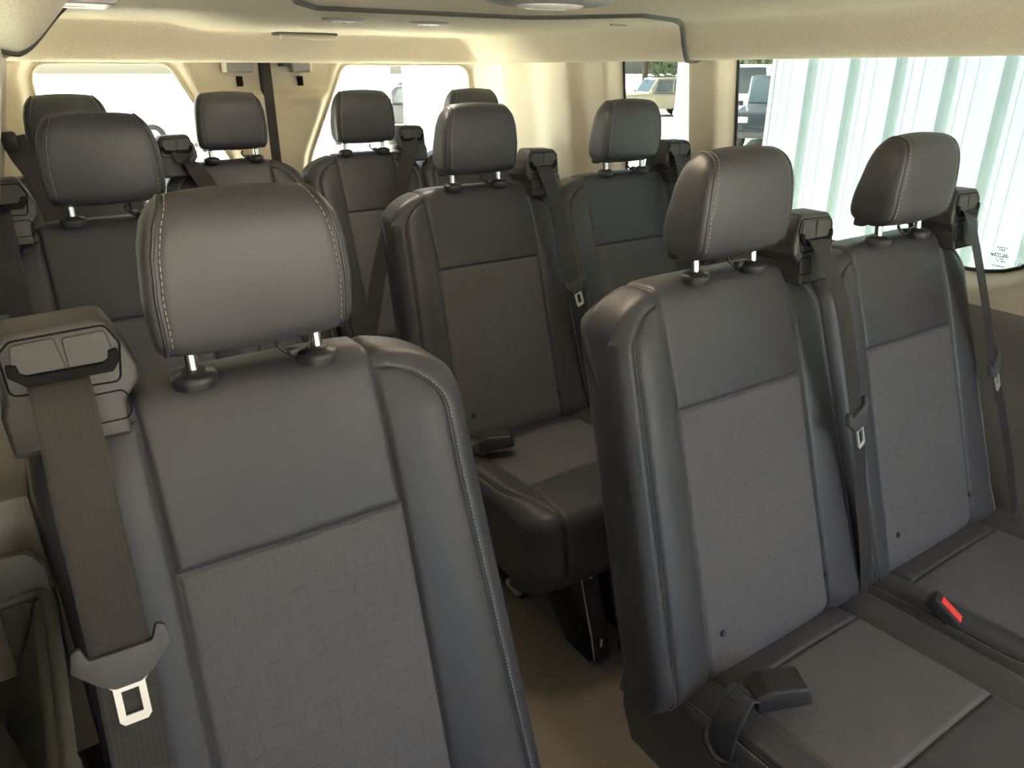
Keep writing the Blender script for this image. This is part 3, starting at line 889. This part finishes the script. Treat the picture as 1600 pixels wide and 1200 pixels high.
# left wall; its bulged front stretch closes the door opening to cut light
L1 = rounded([(1.06, .88), (1.30, .88), (1.30, 1.40), (1.06, 1.40)], .06)
L2 = rounded([(-.10, .88), (.14, .88), (.14, 1.40), (-.10, 1.40)], .06)  # unseen left windows, placed and sized to balance the light
usl = np.r_[np.arange(-.14, 1.4, .0115), np.arange(1.41, 2.64, .02)]
vsl = np.r_[np.arange(.62, .99, .0115), np.arange(1.0, 1.345, .015)]
def left_extra(U, Vv): return .075 * smooth01((1.44 - U) / .10) - .02 * smooth01((U - 2.12) / .03) * smooth01((Vv - .5) / .3)
baseL = lambda U, Vv: np.stack([wallL(Vv), U, Vv], -1)
walll = obj('wall_left', panel_with_openings('wall_left', usl, vsl, baseL, (-1, 0, 0), [L1, L2], .058, M['trim'], left_extra), kind='structure')
walll.data.materials.append(M['trim_grey'])
for p in walll.data.polygons:
    if p.center[1] < 1.47 and p.center[2] < 1.03: p.material_index = 1
obj('lower_trim_panel', lower_wall('lower_trim_panel', wallL, -1, .74, 2.62, .845, M['trim_grey']), walll, label='grey lower side trim')
obj('lower_trim_panel', lower_wall('lower_trim_panel', wallL, -1, -.14, .74, .655, M['bin_grey']), walll, label='dark grey lower side trim')
obj('trim_end', box_mesh('trim_end', (-.978, .746, .700), (.128, .020, .316), M['trim_grey'], .005), walll)
wall_glass('window_5', L1, wallL, -1, .125)
wall_glass('window_6', L2, wallL, -1, .125)
# side pocket moulded into the left trim
pk = empty('trim_2', (-.930, .62, .735), kind='structure', label='moulded grey side pocket on the left wall')
to = lambda u, v, d: (d + max(-.045, min(0, (v - .035) * .5)), u, v)
body = round_poly([(-.26, -.30), (.02, -.30), (.045, -.06), (.066, .02), (.060, .052), (-.26, .052)], [.02, .03, .04, .02, .02, .01], 6)
nb = []
for i in range(len(body)):      # extra points along the long edges, for the bend of the front
    p, q = np.array(body[i]), np.array(body[(i + 1) % len(body)])
    k = max(1, int(np.linalg.norm(q - p) / .03))
    nb += [tuple(p + (q - p) * j / k) for j in range(k)]
lay = []
for d in (.000, .017): lay.append([to(u, v, d) for u, v in nb])
bm = bmesh.new(); prism_bm(bm, nb, to, .0, .017, .004, 2); bmesh.ops.triangulate(bm, faces=[f for f in bm.faces if len(f.verts) > 4])
obj('pocket_front', bm_mesh('pocket_front', bm, M['bin_grey'], angle=50), pk)
rim = catmull([(.012, -.26, .052), (.013, -.10, .052), (.013, .02, .051), (.010, .058, .049), (-.002, .070, .047), (-.03, .072, .045)], 8)
obj('pocket_rim', tube_mesh('pocket_rim', rim, .0055, M['bin_grey'], 10), pk)
obj('pocket_back', prism_mesh('pocket_back', round_poly([(-.028, -.06), (.012, -.06), (.016, .070), (.006, .090), (-.028, .092)], [.005, .01, .012, .012, .005], 5), lambda u, v, d: (u, d, v), .070, .082, M['bin_grey'], .004, 2), pk)
obj('pocket_knob', lathe_mesh('pocket_knob', [(0, -.006), (.008, -.006), (.010, 0), (.008, .008), (.004, .010), (0, .010)], M['bin_grey'], (.004, -.10, -.005), 20, axis='x'), pk)
obj('door_sill', box_mesh('door_sill', (-.976, 1.10, .851), (.124, .72, .014), M['trim_grey'], .004), walll)
obj('door_sill', box_mesh('door_sill', (-.985, .30, .660), (.115, .89, .014), M['bin_grey'], .004), walll)

# front of the cabin, behind the photographer, put in to cut front light: firewall with windscreen and the closed front left door
WS = rounded([(-.70, .80), (.74, .80), (.66, 1.26), (-.64, 1.26)], .06)
uf = np.arange(-1.0, .86, .03); vf = np.arange(0, 1.36, .03)
wf = obj('wall_front', panel_with_openings('wall_front', uf, vf, lambda U, Vv: np.stack([U, -1.28 + 0 * U, Vv], -1), (0, -1, 0), [WS], .05, M['trim_grey']), kind='structure')
obj('window_4', pane('window_4', WS, lambda u, v, d: (u, -1.33 - d, v), M['glass_front']), kind='structure')
FD = rounded([(-1.10, .80), (-.60, .80), (-.60, 1.24), (-.95, 1.24)], .05)
uq = np.arange(-1.28, -.13, .02); vq = np.arange(0.02, 1.36, .02)
d3 = obj('door_3', panel_with_openings('door_3', uq, vq, lambda U, Vv: np.stack([wallL(Vv), U, Vv], -1), (-1, 0, 0), [FD], .05, M['trim_grey']), kind='structure')
obj('window_pane', pane('window_pane', FD, lambda u, v, d: (float(wallL(v)) - .05 - d, u, v), M['glass']), d3)

# ------------------------------------------------------------------ rear doors
XC = -.100; YD = 2.60
DL = rounded([(-.755, .79), (-.205, .79), (-.235, .94), (-.385, 1.240), (-.755, 1.240)], [.05, .09, .12, .05, .06], 10)
DR = rounded([(.005, .79), (.685, .79), (.685, 1.240), (.180, 1.240), (.035, .94)], [.09, .05, .06, .05, .12], 10)
def door_extra(sgn):
    def f(U, Vv):
        a = np.abs(U - XC)
        # recessed latch area near the top inner corner, with a rolled edge below it
        rec = smooth01((Vv - 1.145) / .016) * smooth01((.215 + (Vv - 1.145) * .35 - a) / .03)
        roll = np.exp(-((Vv - 1.135) / .014) ** 2) * smooth01((.20 - a) / .05)
        return .026 * rec - .016 * roll * smooth01((a - .03) / .04)
    return f
vd = np.r_[np.arange(-.03, .72, .03), np.arange(.72, 1.345, .0085)]
baseD = lambda U, Vv: np.stack([U, YD + 0 * U, Vv], -1)
def rear_door(nm, x0, x1, hole, sgn):
    ud = np.arange(x0, x1 + 1e-6, .0085)
    d = obj(nm, panel_with_openings(nm, ud, vd, baseD, (0, 1, 0), [hole], .045, M['trim'], door_extra(sgn), band=.045, flip=False), kind='structure')
    wp = obj('window_pane', pane('window_pane', hole, lambda u, v, dd: (u, YD + .046 + dd, v), M['glass_rear']), d)
    obj('seal', tube_mesh('seal', [(u, YD + .043, v) for u, v in hole], .004, M['trim'], 6, closed=True), wp)
    return d
d1 = rear_door('door_1', -.955, XC - .010, DL, -1)
d2 = rear_door('door_2', XC + .010, .80, DR, 1)
obj('door_gasket', box_mesh('door_gasket', (XC, YD + .014, .70), (.034, .032, 1.30), M['seal'], .004), d2, label='black rubber gasket between the rear doors')
# latch covers at the top of the doors
def latch(d, xa, xb, dark_side):
    to = lambda u, v, dd: (u, YD - dd, v)
    poly = round_poly([(xa, 1.214), (xb, 1.214), (xb + .008, 1.30), (xa - .006, 1.30)], .006, 3)
    l = obj('latch_cover', prism_mesh('latch_cover', poly, to, -.02, .028, M['lamp_body'], .004, 2), d, label='grey brown latch cover')
    xs = xa if dark_side < 0 else xb
    obj('cover_end', box_mesh('cover_end', (xs, YD - .010, 1.257), (.008, .042, .085), M['paint'], .003), l)
    xm = (xa * .42 + xb * .58)
    obj('latch_slot', box_mesh('latch_slot', (xm, YD + .016, 1.188), (.018, .012, .030), M['black'], .002), d, label='small black latch slot')
latch(d1, -.232, -.148, -1)
latch(d2, -.020, .040, 1)
obj('latch_roller', cyl_mesh('latch_roller', (-.045, YD - .028, 1.232), (-.045, YD - .028, 1.30), .022, M['plastic_dark']), d2)
# body frame round the doors
fr = [(.30, 1.262), (.66, 1.260), (.715, 1.225), (.745, 1.12), (.745, .1)]
obj('trim_3', tube_mesh('trim_3', [(x, YD - .012, z) for x, z in catmull(fr, 6)], .005, M['seal'], 8), kind='structure', label='black door aperture seal')

# ------------------------------------------------------------------ ceiling
def yjoint(x): return np.interp(x, [-.95, -.84, -.76, -.70, -.62, -.50, -.44, -.36, .08, .14, .24, .40, .56, .70, .9], [1.46, 1.44, 1.41, 1.30, 1.06, 1.08, 1.25, 1.37, 1.375, 1.33, 1.20, 1.27, 1.40, 1.50, 1.52])
def side_drop(x, y=9.0):
    r = smooth01((x - .49) / .155) * .078; l = smooth01((-.715 - x) / .105) * .078 * smooth01((y - 1.0) / .3)
    up_ = np.clip(x - .715, 0, 1) * .25 + np.clip(-.815 - x, 0, 1) * .25
    return np.maximum(r, l) - up_
def y1(x): return np.interp(x, [-.8, .7], [2.36, 2.40])
def ceil_rear(x, y):
    u = np.clip((y - y1(x)) / (2.475 - y1(x)), 0, 1)
    top = 1.322 + .020 * smooth01((-.30 - x) / .16) * smooth01((y - 1.55) / .45) * smooth01((x + .80) / .06)
    h = top - 1.242
    rear = h * smooth01(u)
    edge = -.005 * np.exp(-((y - yjoint(x) - .012) / .10) ** 2)
    s = side_drop(x) * h / .08
    m = np.maximum(rear, s)
    return top - np.maximum(m, np.minimum((np.clip(rear, 0, 1) ** 3 + np.clip(s, 0, 1) ** 3) ** (1 / 3), h)) + edge
def ceil_front(x, y):
    t = np.clip((yjoint(x) - y) / .02, 0, 1)
    return 1.322 - side_drop(x, y)
xs = np.r_[-1.06, -1.0, np.linspace(-.92, -.60, 40), np.linspace(-.59, .45, 60), np.linspace(.46, .84, 44)]
ceil = empty('ceiling', (0, .6, 1.32), kind='structure')
def ceiling_part(name, y0f, y1f, n, zf, m, clus=.5):
    t = cluster(n, clus)
    X = np.repeat(xs[None], n, 0)
    Y = y0f(X) + (y1f(X) - y0f(X)) * t[:, None]
    P = np.stack([X, Y - .6, zf(X, Y) - 1.32], -1)
    return obj(name, grid_mesh(name, P, m, flip=True), ceil)
ceiling_part('headliner_panel', lambda x: 0 * x - 1.3, lambda x: yjoint(x), 60, ceil_front, M['headliner'], .8)
ceiling_part('headliner_panel', lambda x: yjoint(x) + .012, lambda x: 0 * x + 2.50, 90, ceil_rear, M['headliner'], .3)
ceiling_part('rear_lip', lambda x: 0 * x + 2.50, lambda x: 0 * x + 2.64, 8, lambda x, y: ceil_rear(x, np.full(x.shape, 2.5)) + np.clip(y - 2.50, 0, 1) * .5 , M['headliner'])
ceiling_part('joint_strip', lambda x: yjoint(x) - .002, lambda x: yjoint(x) + .0125, 6, lambda x, y: 1.3225 - side_drop(x, y) - .0075 * np.clip((y - yjoint(x) + .002) / .004, 0, 1), M['joint_dark'])

def ceiling_z(x, y): return float(ceil_front(np.array(x), np.array(y))) if y < float(yjoint(x)) else float(ceil_rear(np.array(x), np.array(y)))
# centre dome lamp
dl = empty('dome_lamp', (-.160, .965, 1.317), label='oval grey dome lamp with a white lens on the ceiling', category='lamp')
obj('bezel', lathe_mesh('bezel', [(0, .004), (.105, .004), (.107, -.001), (.100, -.007), (.085, -.0105), (.07, -.012), (0, -.012)], M['lamp_body'], n=40, sy=.72), dl)
obj('lens', lathe_mesh('lens', [(0, -.010), (.055, -.010), (.054, -.0125), (.045, -.0155), (0, -.017)], M['lens'], n=32, sy=.72), dl, label='white lamp lens')
for x, y, lab in ((-.186, 1.69, 'left of the two small round vents in the rear ceiling'), (.022, 1.69, 'right of the two small round vents in the rear ceiling')):
    v = empty('ceiling_vent', (x, y, 1.322), label=lab, category='lamp', group='round ceiling vents')  # round vents; the light under each one is added
    obj('vent_ring', lathe_mesh('vent_ring', [(.030, -.001), (.044, .002), (.047, -.001), (.043, -.005), (.034, -.0055), (.031, -.003)], M['lamp_body'], n=30), v)
    obj('vent_core', lathe_mesh('vent_core', [(0, .002), (.031, .002), (.031, -.002), (.022, -.004), (0, -.004)], M['joint'], n=24), v)
    for k in range(3):  # white bars stand in for glints in the vent slots
        obj('glint_bar', box_mesh('glint_bar', (-.016 + .016 * k, 0, -.0045), (.005, .05, .003), M['lens'], .001), v)
h = empty('pull_handle', (-.045, 2.335, 1.322), label='long beige pull handle recessed in the rear header', category='handle')
obj('grip', box_mesh('grip', (0, -.004, -.012), (.165, .022, .012), M['trim'], .005, 3), h)
obj('recess', box_mesh('recess', (0, .016, -.004), (.185, .05, .008), M['joint'], .003), h, label='grey recess of the handle')
rl = empty('reading_lamp', (-.735, 1.25, 1.304), label='small pinkish reading lamp at the left ceiling edge', category='lamp')
obj('lamp_case', box_mesh('lamp_case', (0, 0, .004), (.085, .05, .014), M['lamp_body'], .005), rl)
obj('lens', box_mesh('lens', (0, -.002, -.004), (.06, .035, .006), M['lens'], .002), rl)
hk = empty('coat_hook', (.40, 1.46, 1.318), label='thin dark coat hook slot at the right ceiling', category='hook')
obj('hook_plate', box_mesh('hook_plate', (0, 0, -.001), (.050, .006, .004), M['joint'], .0015), hk)

# belt of the last row, hung from the left rear pillar
bl = empty('pillar_belt', (-.86, 2.13, 1.07), label='seat belt hanging from the left rear pillar', category='belt')
obj('anchor', box_mesh('anchor', (.012, -.01, .0), (.030, .045, .042), M['plastic_dark'], .006), bl)
obj('anchor_cover', box_mesh('anchor_cover', (.004, .0, .038), (.018, .04, .05), M['trim'], .008), bl)
bp = [(.020, -.012, .010), (.028, -.016, -.03), (.050, -.03, -.085), (.062, -.05, -.16), (.075, -.08, -.28), (.09, -.10, -.45)]
me, *_ = ribbon('webbing', bp, (.95, .25, -.1), .052, M['web'])
obj('webbing', me, bl, label='hanging dark belt webbing')

# ------------------------------------------------------------------ seats
Z2, Z3, Z4 = .95, .982, .995
vR2 = make_variant('R', -Z2, True, 'side'); vM2 = make_variant('M', -Z2, True, 'centre'); vL2 = make_variant('L', -Z2, True, None)
def respec(var, zf):      # same seat on a slightly taller base: only the base differs
    base_names = {'seat_pan', 'base_plate', 'front_flange', 'edge_strip', 'slot', 'bolt', 'rear_leg', 'floor_latch', 'cross_tube'}
    out = [v for v in var if v[0] not in base_names]
    k = len(out); tmp = []; build_pedestal(tmp, zf)
    return out + [(n, m, None if p is None else p + k, pr) for n, m, p, pr in tmp]
vR3, vM3, vL3 = respec(vR2, -Z3), respec(vM2, -Z3), respec(vL2, -Z3)
vNR = make_variant('NR', -Z4, True, None); vNL = make_variant('NL', -Z4, True, None)
no_belt = lambda var: (lambda cut: [(n, m, None if p is None else cut.index(p), q) for i, (n, m, p, q) in enumerate(var) if i in cut])(
    [i for i, (n, m, p, q) in enumerate(var) if n not in ('belt_guide', 'seat_belt') and (p is None or var[p][0] not in ('belt_guide', 'seat_belt'))])
vN0 = no_belt(vNR)
place_seat(vL2, -.694, .727, Z2, 'nearest single black leather seat with its belt on the left')
place_seat(vR2, 0.0, .727, Z2, 'front pair aisle seat with a black buckle lying on its cushion')
place_seat(vM2, .460, .727, Z2, 'front pair window seat against the big corrugated view window')
place_seat(vL3, -.726, 1.522, Z3, 'single seat directly behind the nearest single seat')
place_seat(vR3, .042, 1.522, Z3, 'second row aisle seat with its steel base visible from the aisle')
place_seat(vM3, .5004, 1.522, Z3, 'second row window seat beside the small rear side window')
place_seat(vN0, -.714, 2.267, Z4, 'back row seat at the far left under the pillar belt')
place_seat(vNL, -.317, 2.267, Z4, 'back row seat left of the rear door seam')
place_seat(vNR, .081, 2.267, Z4, 'back row seat right of the rear door seam, belt crossing its backrest')
place_seat(vN0, .4706, 2.267, Z4, 'back row seat at the far right, mostly hidden behind a headrest')

# ------------------------------------------------------------------ outside
GZ = -.75
def ground_nodes(nt, b):
    n1 = N(nt, 'ShaderNodeTexNoise', Scale=.6, Detail=6.0); nt.links.new(coords(nt), n1.inputs['Vector'])
    n2 = N(nt, 'ShaderNodeTexNoise', Scale=60.0, Detail=3.0); nt.links.new(coords(nt), n2.inputs['Vector'])
    col = ramp(nt, n1.outputs['Fac'], [(.35, (.56, .52, .45)), (.65, (.66, .615, .535))])
    nt.links.new(col, b.inputs['Base Color']); bump(nt, b, n2.outputs['Fac'], .3, .004)
M['ground'] = mat('concrete_lot', (.5, .46, .4), .8, 0, .3, ground_nodes)
bm = bmesh.new(); box_bm(bm, (10, 20, GZ - .05), (1200, 1200, .1))
obj('ground', bm_mesh('ground', bm, M['ground']), kind='structure')
M['metal_white'] = mat('white_sheet_metal', (.325, .385, .38), .45, 0, .4)
M['metal_trim'] = mat('white_metal_trim', (.62, .64, .62), .45)
# corrugated building wall: ribbed sheets, one object each
XW = 3.72
bw = empty('metal_building', (XW, 1.5, GZ), label='white corrugated metal building wall outside the right windows', category='building')
def sheet(y0, k=3, pitch=.305, h=3.6):
    prof = []
    for i in range(k):
        a = i * pitch
        prof += [(0, a), (-.023, a + .022), (-.023, a + .055), (0, a + .080), (0, a + .160), (-.0016, a + .163), (-.0016, a + .171), (0, a + .174), (0, a + .232), (-.0016, a + .235), (-.0016, a + .243), (0, a + .246)]
    prof.append((0, k * pitch + .004))
    V = [(x, y, z) for z in (0.05, h) for x, y in prof]; n = len(prof)
    F = grid_faces(n, 2, flip=True)
    return mesh_from('wall_sheet', V, F, M['metal_white'], smooth=False)
sh = sheet(0)
yedge = 3.63
for i in range(7):
    obj('wall_sheet', sh, bw, loc=(0, yedge - .915 * (i + 1) - 1.5, 0))
obj('corner_trim', box_mesh('corner_trim', (.019, yedge - 1.5 + .004, 1.85), (.05, .03, 3.6), M['metal_trim'], .004), bw)
obj('end_wall', box_mesh('end_wall', (4.04, yedge - 1.5 - .02, 1.8), (8.0, .044, 3.6), M['metal_trim']), bw)
obj('roof_edge', box_mesh('roof_edge', (3.9, yedge - 1.5 - 3.3, 3.65), (8.3, 6.9, .12), M['metal_trim'], .01), bw)
obj('core', box_mesh('core', (3.9, yedge - 1.5 - 3.3, 1.8), (7.6, 6.5, 3.5), M['metal_trim']), bw)
pp = empty('white_post', (4.15, 4.86, GZ), label='white square metal post seen through the small side window', category='post')
obj('shaft', box_mesh('shaft', (0, 0, 1.8), (.13, .13, 3.6), M['metal_trim'], .006), pp)
obj('base_plate', box_mesh('base_plate', (0, 0, .015), (.26, .26, .03), M['steel'], .004), pp)
M['wood'] = mat('brown_wood', (.20, .12, .06), .7, 0, .3, grain_nodes(40, .3))
wp_ = empty('wooden_post', (6.25, 6.6, GZ), label='brown wooden post behind the white post', category='post')
obj('shaft', cyl_mesh('shaft', (0, 0, 0), (0, 0, 1.75), .09, M['wood'], .08, 14), wp_)
obj('cap', cyl_mesh('cap', (0, 0, 1.75), (0, 0, 1.80), .1, M['metal_trim'], .06, 14), wp_)

# cars -------------------------------------------------------------
M['tyre'] = mat('tyre', (.02, .02, .02), .8); M['hub'] = mat('wheel_hub', (.5, .5, .5), .35, .8)
M['carglass'] = mat('car_window', (.05, .065, .07), .08); M['tail'] = mat('tail_lamp', (.6, .04, .03), .3); M['chr'] = mat('headlamp', (.8, .8, .8), .2)
M['bump'] = mat('black_bumper', (.03, .03, .03), .6)
def car(kind, color, loc, heading, label, L=4.6, H=1.75, W=1.85):
    pm = mat('car_paint', color, .28, 0, .6)
    r = empty('car', (*loc, GZ), label=label, category='car', group='cars parked outside'); r.rotation_euler = (0, 0, heading)
    rw = .36 if kind in ('offroader', 'pickup', 'van') else .32
    gc = .30 if kind in ('offroader', 'pickup') else .20
    fx, rx = L * .31, -L * .29
    belt = {'offroader': .60, 'pickup': .56, 'sedan': .60, 'van': .5}[kind] * H
    to = lambda u, v, d: (u, d, v)
    def arch(cx):
        return [(cx + (rw + .07) * math.cos(a), gc + .02 + (rw + .10) * math.sin(a)) for a in np.linspace(0, PI, 9)]
    body = [(-L / 2, gc + .12), (-L / 2 + .05, gc)] + arch(rx)[::-1] + arch(fx)[::-1] + [(L / 2 - .05, gc), (L / 2, gc + .15), (L / 2 - .02, belt * .86), (L / 2 - .10, belt * .95), (L * .18, belt), (-L / 2 + .04, belt)]
    bm = bmesh.new(); prism_bm(bm, body, to, -W / 2, W / 2, .05, 3)
    obj('body', bm_mesh('body', bm, pm, angle=40), r)
    if kind == 'offroader': cab = [(-L / 2 + .03, belt - .02), (L * .17, belt - .02), (L * .07, H - .02), (L * .05, H), (-L / 2 + .12, H), (-L / 2 + .07, H - .05)]
    elif kind == 'pickup': cab = [(-L * .12, belt - .02), (L * .2, belt - .02), (L * .08, H - .02), (-L * .07, H), (-L * .11, H - .05)]
    elif kind == 'van': cab = [(-L / 2 + .02, belt - .02), (L * .38, belt - .02), (L * .24, H - .08), (L * .20, H), (-L / 2 + .10, H), (-L / 2 + .03, H - .08)]
    else: cab = [(-L * .42, belt - .02), (L * .2, belt - .02), (L * .04, H - .02), (-L * .14, H), (-L * .24, H - .06)]
    bm = bmesh.new(); prism_bm(bm, cab, to, -W / 2 + .10, W / 2 - .10, .05, 3)
    obj('cabin', bm_mesh('cabin', bm, pm, angle=40), r)
    xa, xb = min(p[0] for p in cab), max(p[0] for p in cab)
    z0, z1 = belt + .05, H - .10
    x_r, x_f = cab[-1][0] + .10, cab[2][0] - .02
    segs = np.linspace(x_r, x_f, 4 if kind != 'pickup' else 3)
    for s in (-1, 1):
        for i in range(len(segs) - 1):
            a, b = segs[i] + .04, segs[i + 1] - .04
            q = [(a, z0), (b + (.18 if i == len(segs) - 2 else 0), z0), (b, z1), (a + (.04 if i == 0 else 0), z1)]
            if kind == 'van' and i < 2: continue
            obj('side_window', prism_mesh('side_window', round_poly(q, .03, 3), to, s * (W / 2 - .108), s * (W / 2 - .092), M['carglass'], .004, 1), r)
        for cx in (fx, rx):
            y = s * (W / 2 - .13)
            wl_ = obj('wheel', lathe_mesh('wheel', [(0, -.11), (rw * .7, -.11), (rw, -.08), (rw, .08), (rw * .7, .11), (0, .11)], M['tyre'], n=24, axis='y'), r, loc=(cx, y, rw))
            obj('hub', lathe_mesh('hub', [(0, -.015), (rw * .6, -.01), (rw * .55, .012), (rw * .2, .02), (0, .02)], M['hub'], (0, 0, 0), 18, axis='y'), wl_, loc=(0, s * .112, 0))
        obj('tail_lamp', box_mesh('tail_lamp', (-L / 2 + .02, s * (W / 2 - .11), belt * .78), (.10, .16, .26), M['tail'], .02), r)
        obj('head_lamp', box_mesh('head_lamp', (L / 2 - .06, s * (W / 2 - .22), belt * .74), (.12, .26, .16), M['chr'], .03), r)
        obj('door_mirror', box_mesh('door_mirror', (L * .15, s * (W / 2 + .08), belt + .08), (.10, .18, .14), pm, .03), r)
    (ax, az), (bx, bz) = cab[1], cab[2]
    ny, nx = .02, .02
    wsh = [(-W / 2 + .16, .15), (W / 2 - .16, .15), (W / 2 - .22, .9), (-W / 2 + .22, .9)]
    tw = lambda u, v, d: (ax + (bx - ax) * v + d, u, az + (bz - az) * v + d * .4)
    obj('windscreen', prism_mesh('windscreen', wsh, tw, -.01, .012, M['carglass'], .003, 1), r)
    (ax2, az2), (bx2, bz2) = cab[0], cab[-1]
    tw2 = lambda u, v, d: (ax2 + (bx2 - ax2) * v - d, u, az2 + (bz2 - az2) * v + d * .2)
    obj('rear_window', prism_mesh('rear_window', wsh, tw2, -.01, .012, M['carglass'], .003, 1), r)
    for sx in (-1, 1):
        obj('bumper', box_mesh('bumper', (sx * (L / 2 - .02), 0, gc + .16), (.16, W - .08, .20), M['bump'] if kind == 'offroader' else pm, .04), r)
    if kind == 'offroader':
        sp_ = obj('spare_wheel', lathe_mesh('spare_wheel', [(0, -.10), (.28, -.10), (.37, -.07), (.37, .07), (.28, .10), (0, .10)], M['tyre'], n=24, axis='x'), r, loc=(-L / 2 - .10, 0, .95))
        for s in (-1, 1): obj('roof_rail', box_mesh('roof_rail', (-.5, s * .62, H + .04), (2.0, .04, .05), M['bump'], .01), r)
    if kind == 'pickup':
        for s in (-1, 1): obj('bed_rail', box_mesh('bed_rail', (-L * .31, s * (W / 2 - .06), belt + .03), (L * .36, .10, .06), pm, .02), r)
    return r
hd = math.atan2(.55, -.83)
car('offroader', (.30, .25, .175), (25.6, 27.6), hd + .25, 'beige boxy off-road car seen through the small side window', 4.5, 1.68, 1.8)
car('pickup', (.035, .037, .04), (18.4, 14.9), 3.75, 'dark grey pickup at the left edge of the big side window', 5.4, 1.85, 1.95)
car('van', (.75, .75, .74), (24.5, 21.5), hd + 2.5, 'white car behind the dark pickup', 5.0, 2.2, 1.95)
car('sedan', (.14, .012, .014), (15.2, 34.0), hd + .5, 'red car in the gap of the right rear window', 4.6, 1.5, 1.8)
car('sedan', (.025, .027, .03), (11.6, 26.2), hd + .2, 'grey car in front of the red car, right rear window', 4.6, 1.5, 1.8)
M['carglass_glare'] = mat('glare_window', (.5, .52, .52), .2)  # pale colour stands in for glare on the car's glass
_g = M['carglass']; M['carglass'] = M['carglass_glare']
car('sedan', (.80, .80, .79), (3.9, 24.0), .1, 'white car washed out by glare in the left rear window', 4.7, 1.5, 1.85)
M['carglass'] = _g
M['box_white'] = mat('white_trailer_skin', (.86, .86, .84), .5)
def trailer(x, y, rz, w, lab):
    r = empty('cargo_trailer', (x, y, GZ), label=lab, category='trailer', group='white cargo trailers behind the van'); r.rotation_euler = (0, 0, rz)
    obj('box', box_mesh('box', (0, 2.6, 1.75), (w, 5.2, 2.7), M['box_white'], .03), r)
    for sx in (-1, 1):
        obj('corner_post', box_mesh('corner_post', (sx * (w / 2 - .03), .0, 1.75), (.07, .05, 2.72), M['metal_trim'], .008), r)
        obj('rear_door', box_mesh('rear_door', (sx * w / 4, -.015, 1.75), (w / 2 - .09, .03, 2.5), M['box_white'], .006), r)
        obj('lock_bar', cyl_mesh('lock_bar', (sx * .18, -.05, .55), (sx * .18, -.05, 2.95), .014, M['steel'], n=8), r)
        obj('tail_lamp', box_mesh('tail_lamp', (sx * (w / 2 - .15), -.02, .33), (.16, .04, .08), M['tail'], .01), r)
        for k in (2.4, 3.2):
            obj('wheel', lathe_mesh('wheel', [(0, -.10), (.25, -.10), (.36, -.07), (.36, .07), (.25, .10), (0, .10)], M['tyre'], n=20, axis='x'), r, loc=(sx * (w / 2 - .14), k, .36))
    obj('bumper', box_mesh('bumper', (0, .02, .33), (w, .06, .14), M['bump'], .01), r)
trailer(3.79, 12.6, -.44, 2.05, 'white cargo trailer left of the gap in the right rear window')
trailer(6.83, 12.6, -.44, 2.9, 'wide white cargo trailer right of the gap in the right rear window')

# trees at the edge of the lot
M['leaf'] = mat('leaves', (.07, .10, .04), .7); M['leaf2'] = mat('leaves_light', (.12, .15, .06), .7); M['bark'] = mat('bark', (.10, .075, .05), .85)
def tree_meshes(seed, h, rad):
    r = random.Random(seed); V, F = [], []
    cl = [(r.gauss(0, rad * .45), r.gauss(0, rad * .45), h * .62 + r.gauss(0, h * .16), rad * r.uniform(.35, .6)) for _ in range(16)]
    for _ in range(1500):
        cx, cy, cz, cr = r.choice(cl)
        d = Vector((r.gauss(0, 1), r.gauss(0, 1), r.gauss(0, .8))).normalized() * cr * r.uniform(.6, 1.05)
        p = Vector((cx, cy, cz)) + d; a = Vector((r.gauss(0, 1), r.gauss(0, 1), r.gauss(0, 1))).normalized(); b = a.orthogonal().normalized(); s = r.uniform(.14, .34)
        k = len(V); V += [p - a * s, p + b * s * .5, p + a * s, p - b * s * .5]; F.append((k, k + 1, k + 2, k + 3))
    fo = mesh_from('foliage', V, F, M['leaf' if seed % 2 else 'leaf2'], smooth=False)
    bm = bmesh.new(); cyl_bm(bm, (0, 0, 0), (.1, .05, h * .6), .22, .11, 10)
    for k in range(4):
        a = k * 1.7 + seed; cyl_bm(bm, (.07, .03, h * (.32 + .06 * k)), (math.cos(a) * rad * .6, math.sin(a) * rad * .6, h * (.55 + .07 * k)), .09, .03, 7)
    return fo, bm_mesh('trunk', bm, M['bark'], angle=40)
tv = [tree_meshes(s, 8.0, 2.3) for s in (1, 2, 3)]
spots = []
k = 0
for i in range(7):
    t = i / 6
    spots.append((44 - 30 * t + rng.uniform(-1, 1), 28 + 26 * t + rng.uniform(-1.5, 1.5)))
for i, (x, y) in enumerate(spots):
    fo, tr = tv[i % 3]
    t = empty('tree', (x, y, GZ - .1), label='leafy tree in the line at the far edge of the lot', category='tree', group='trees at the lot edge')
    t.rotation_euler = (0, 0, i * 1.3); t.scale = (1, 1, rng.uniform(.85, 1.15))
    obj('foliage', fo, t, kind='stuff'); obj('trunk', tr, t)
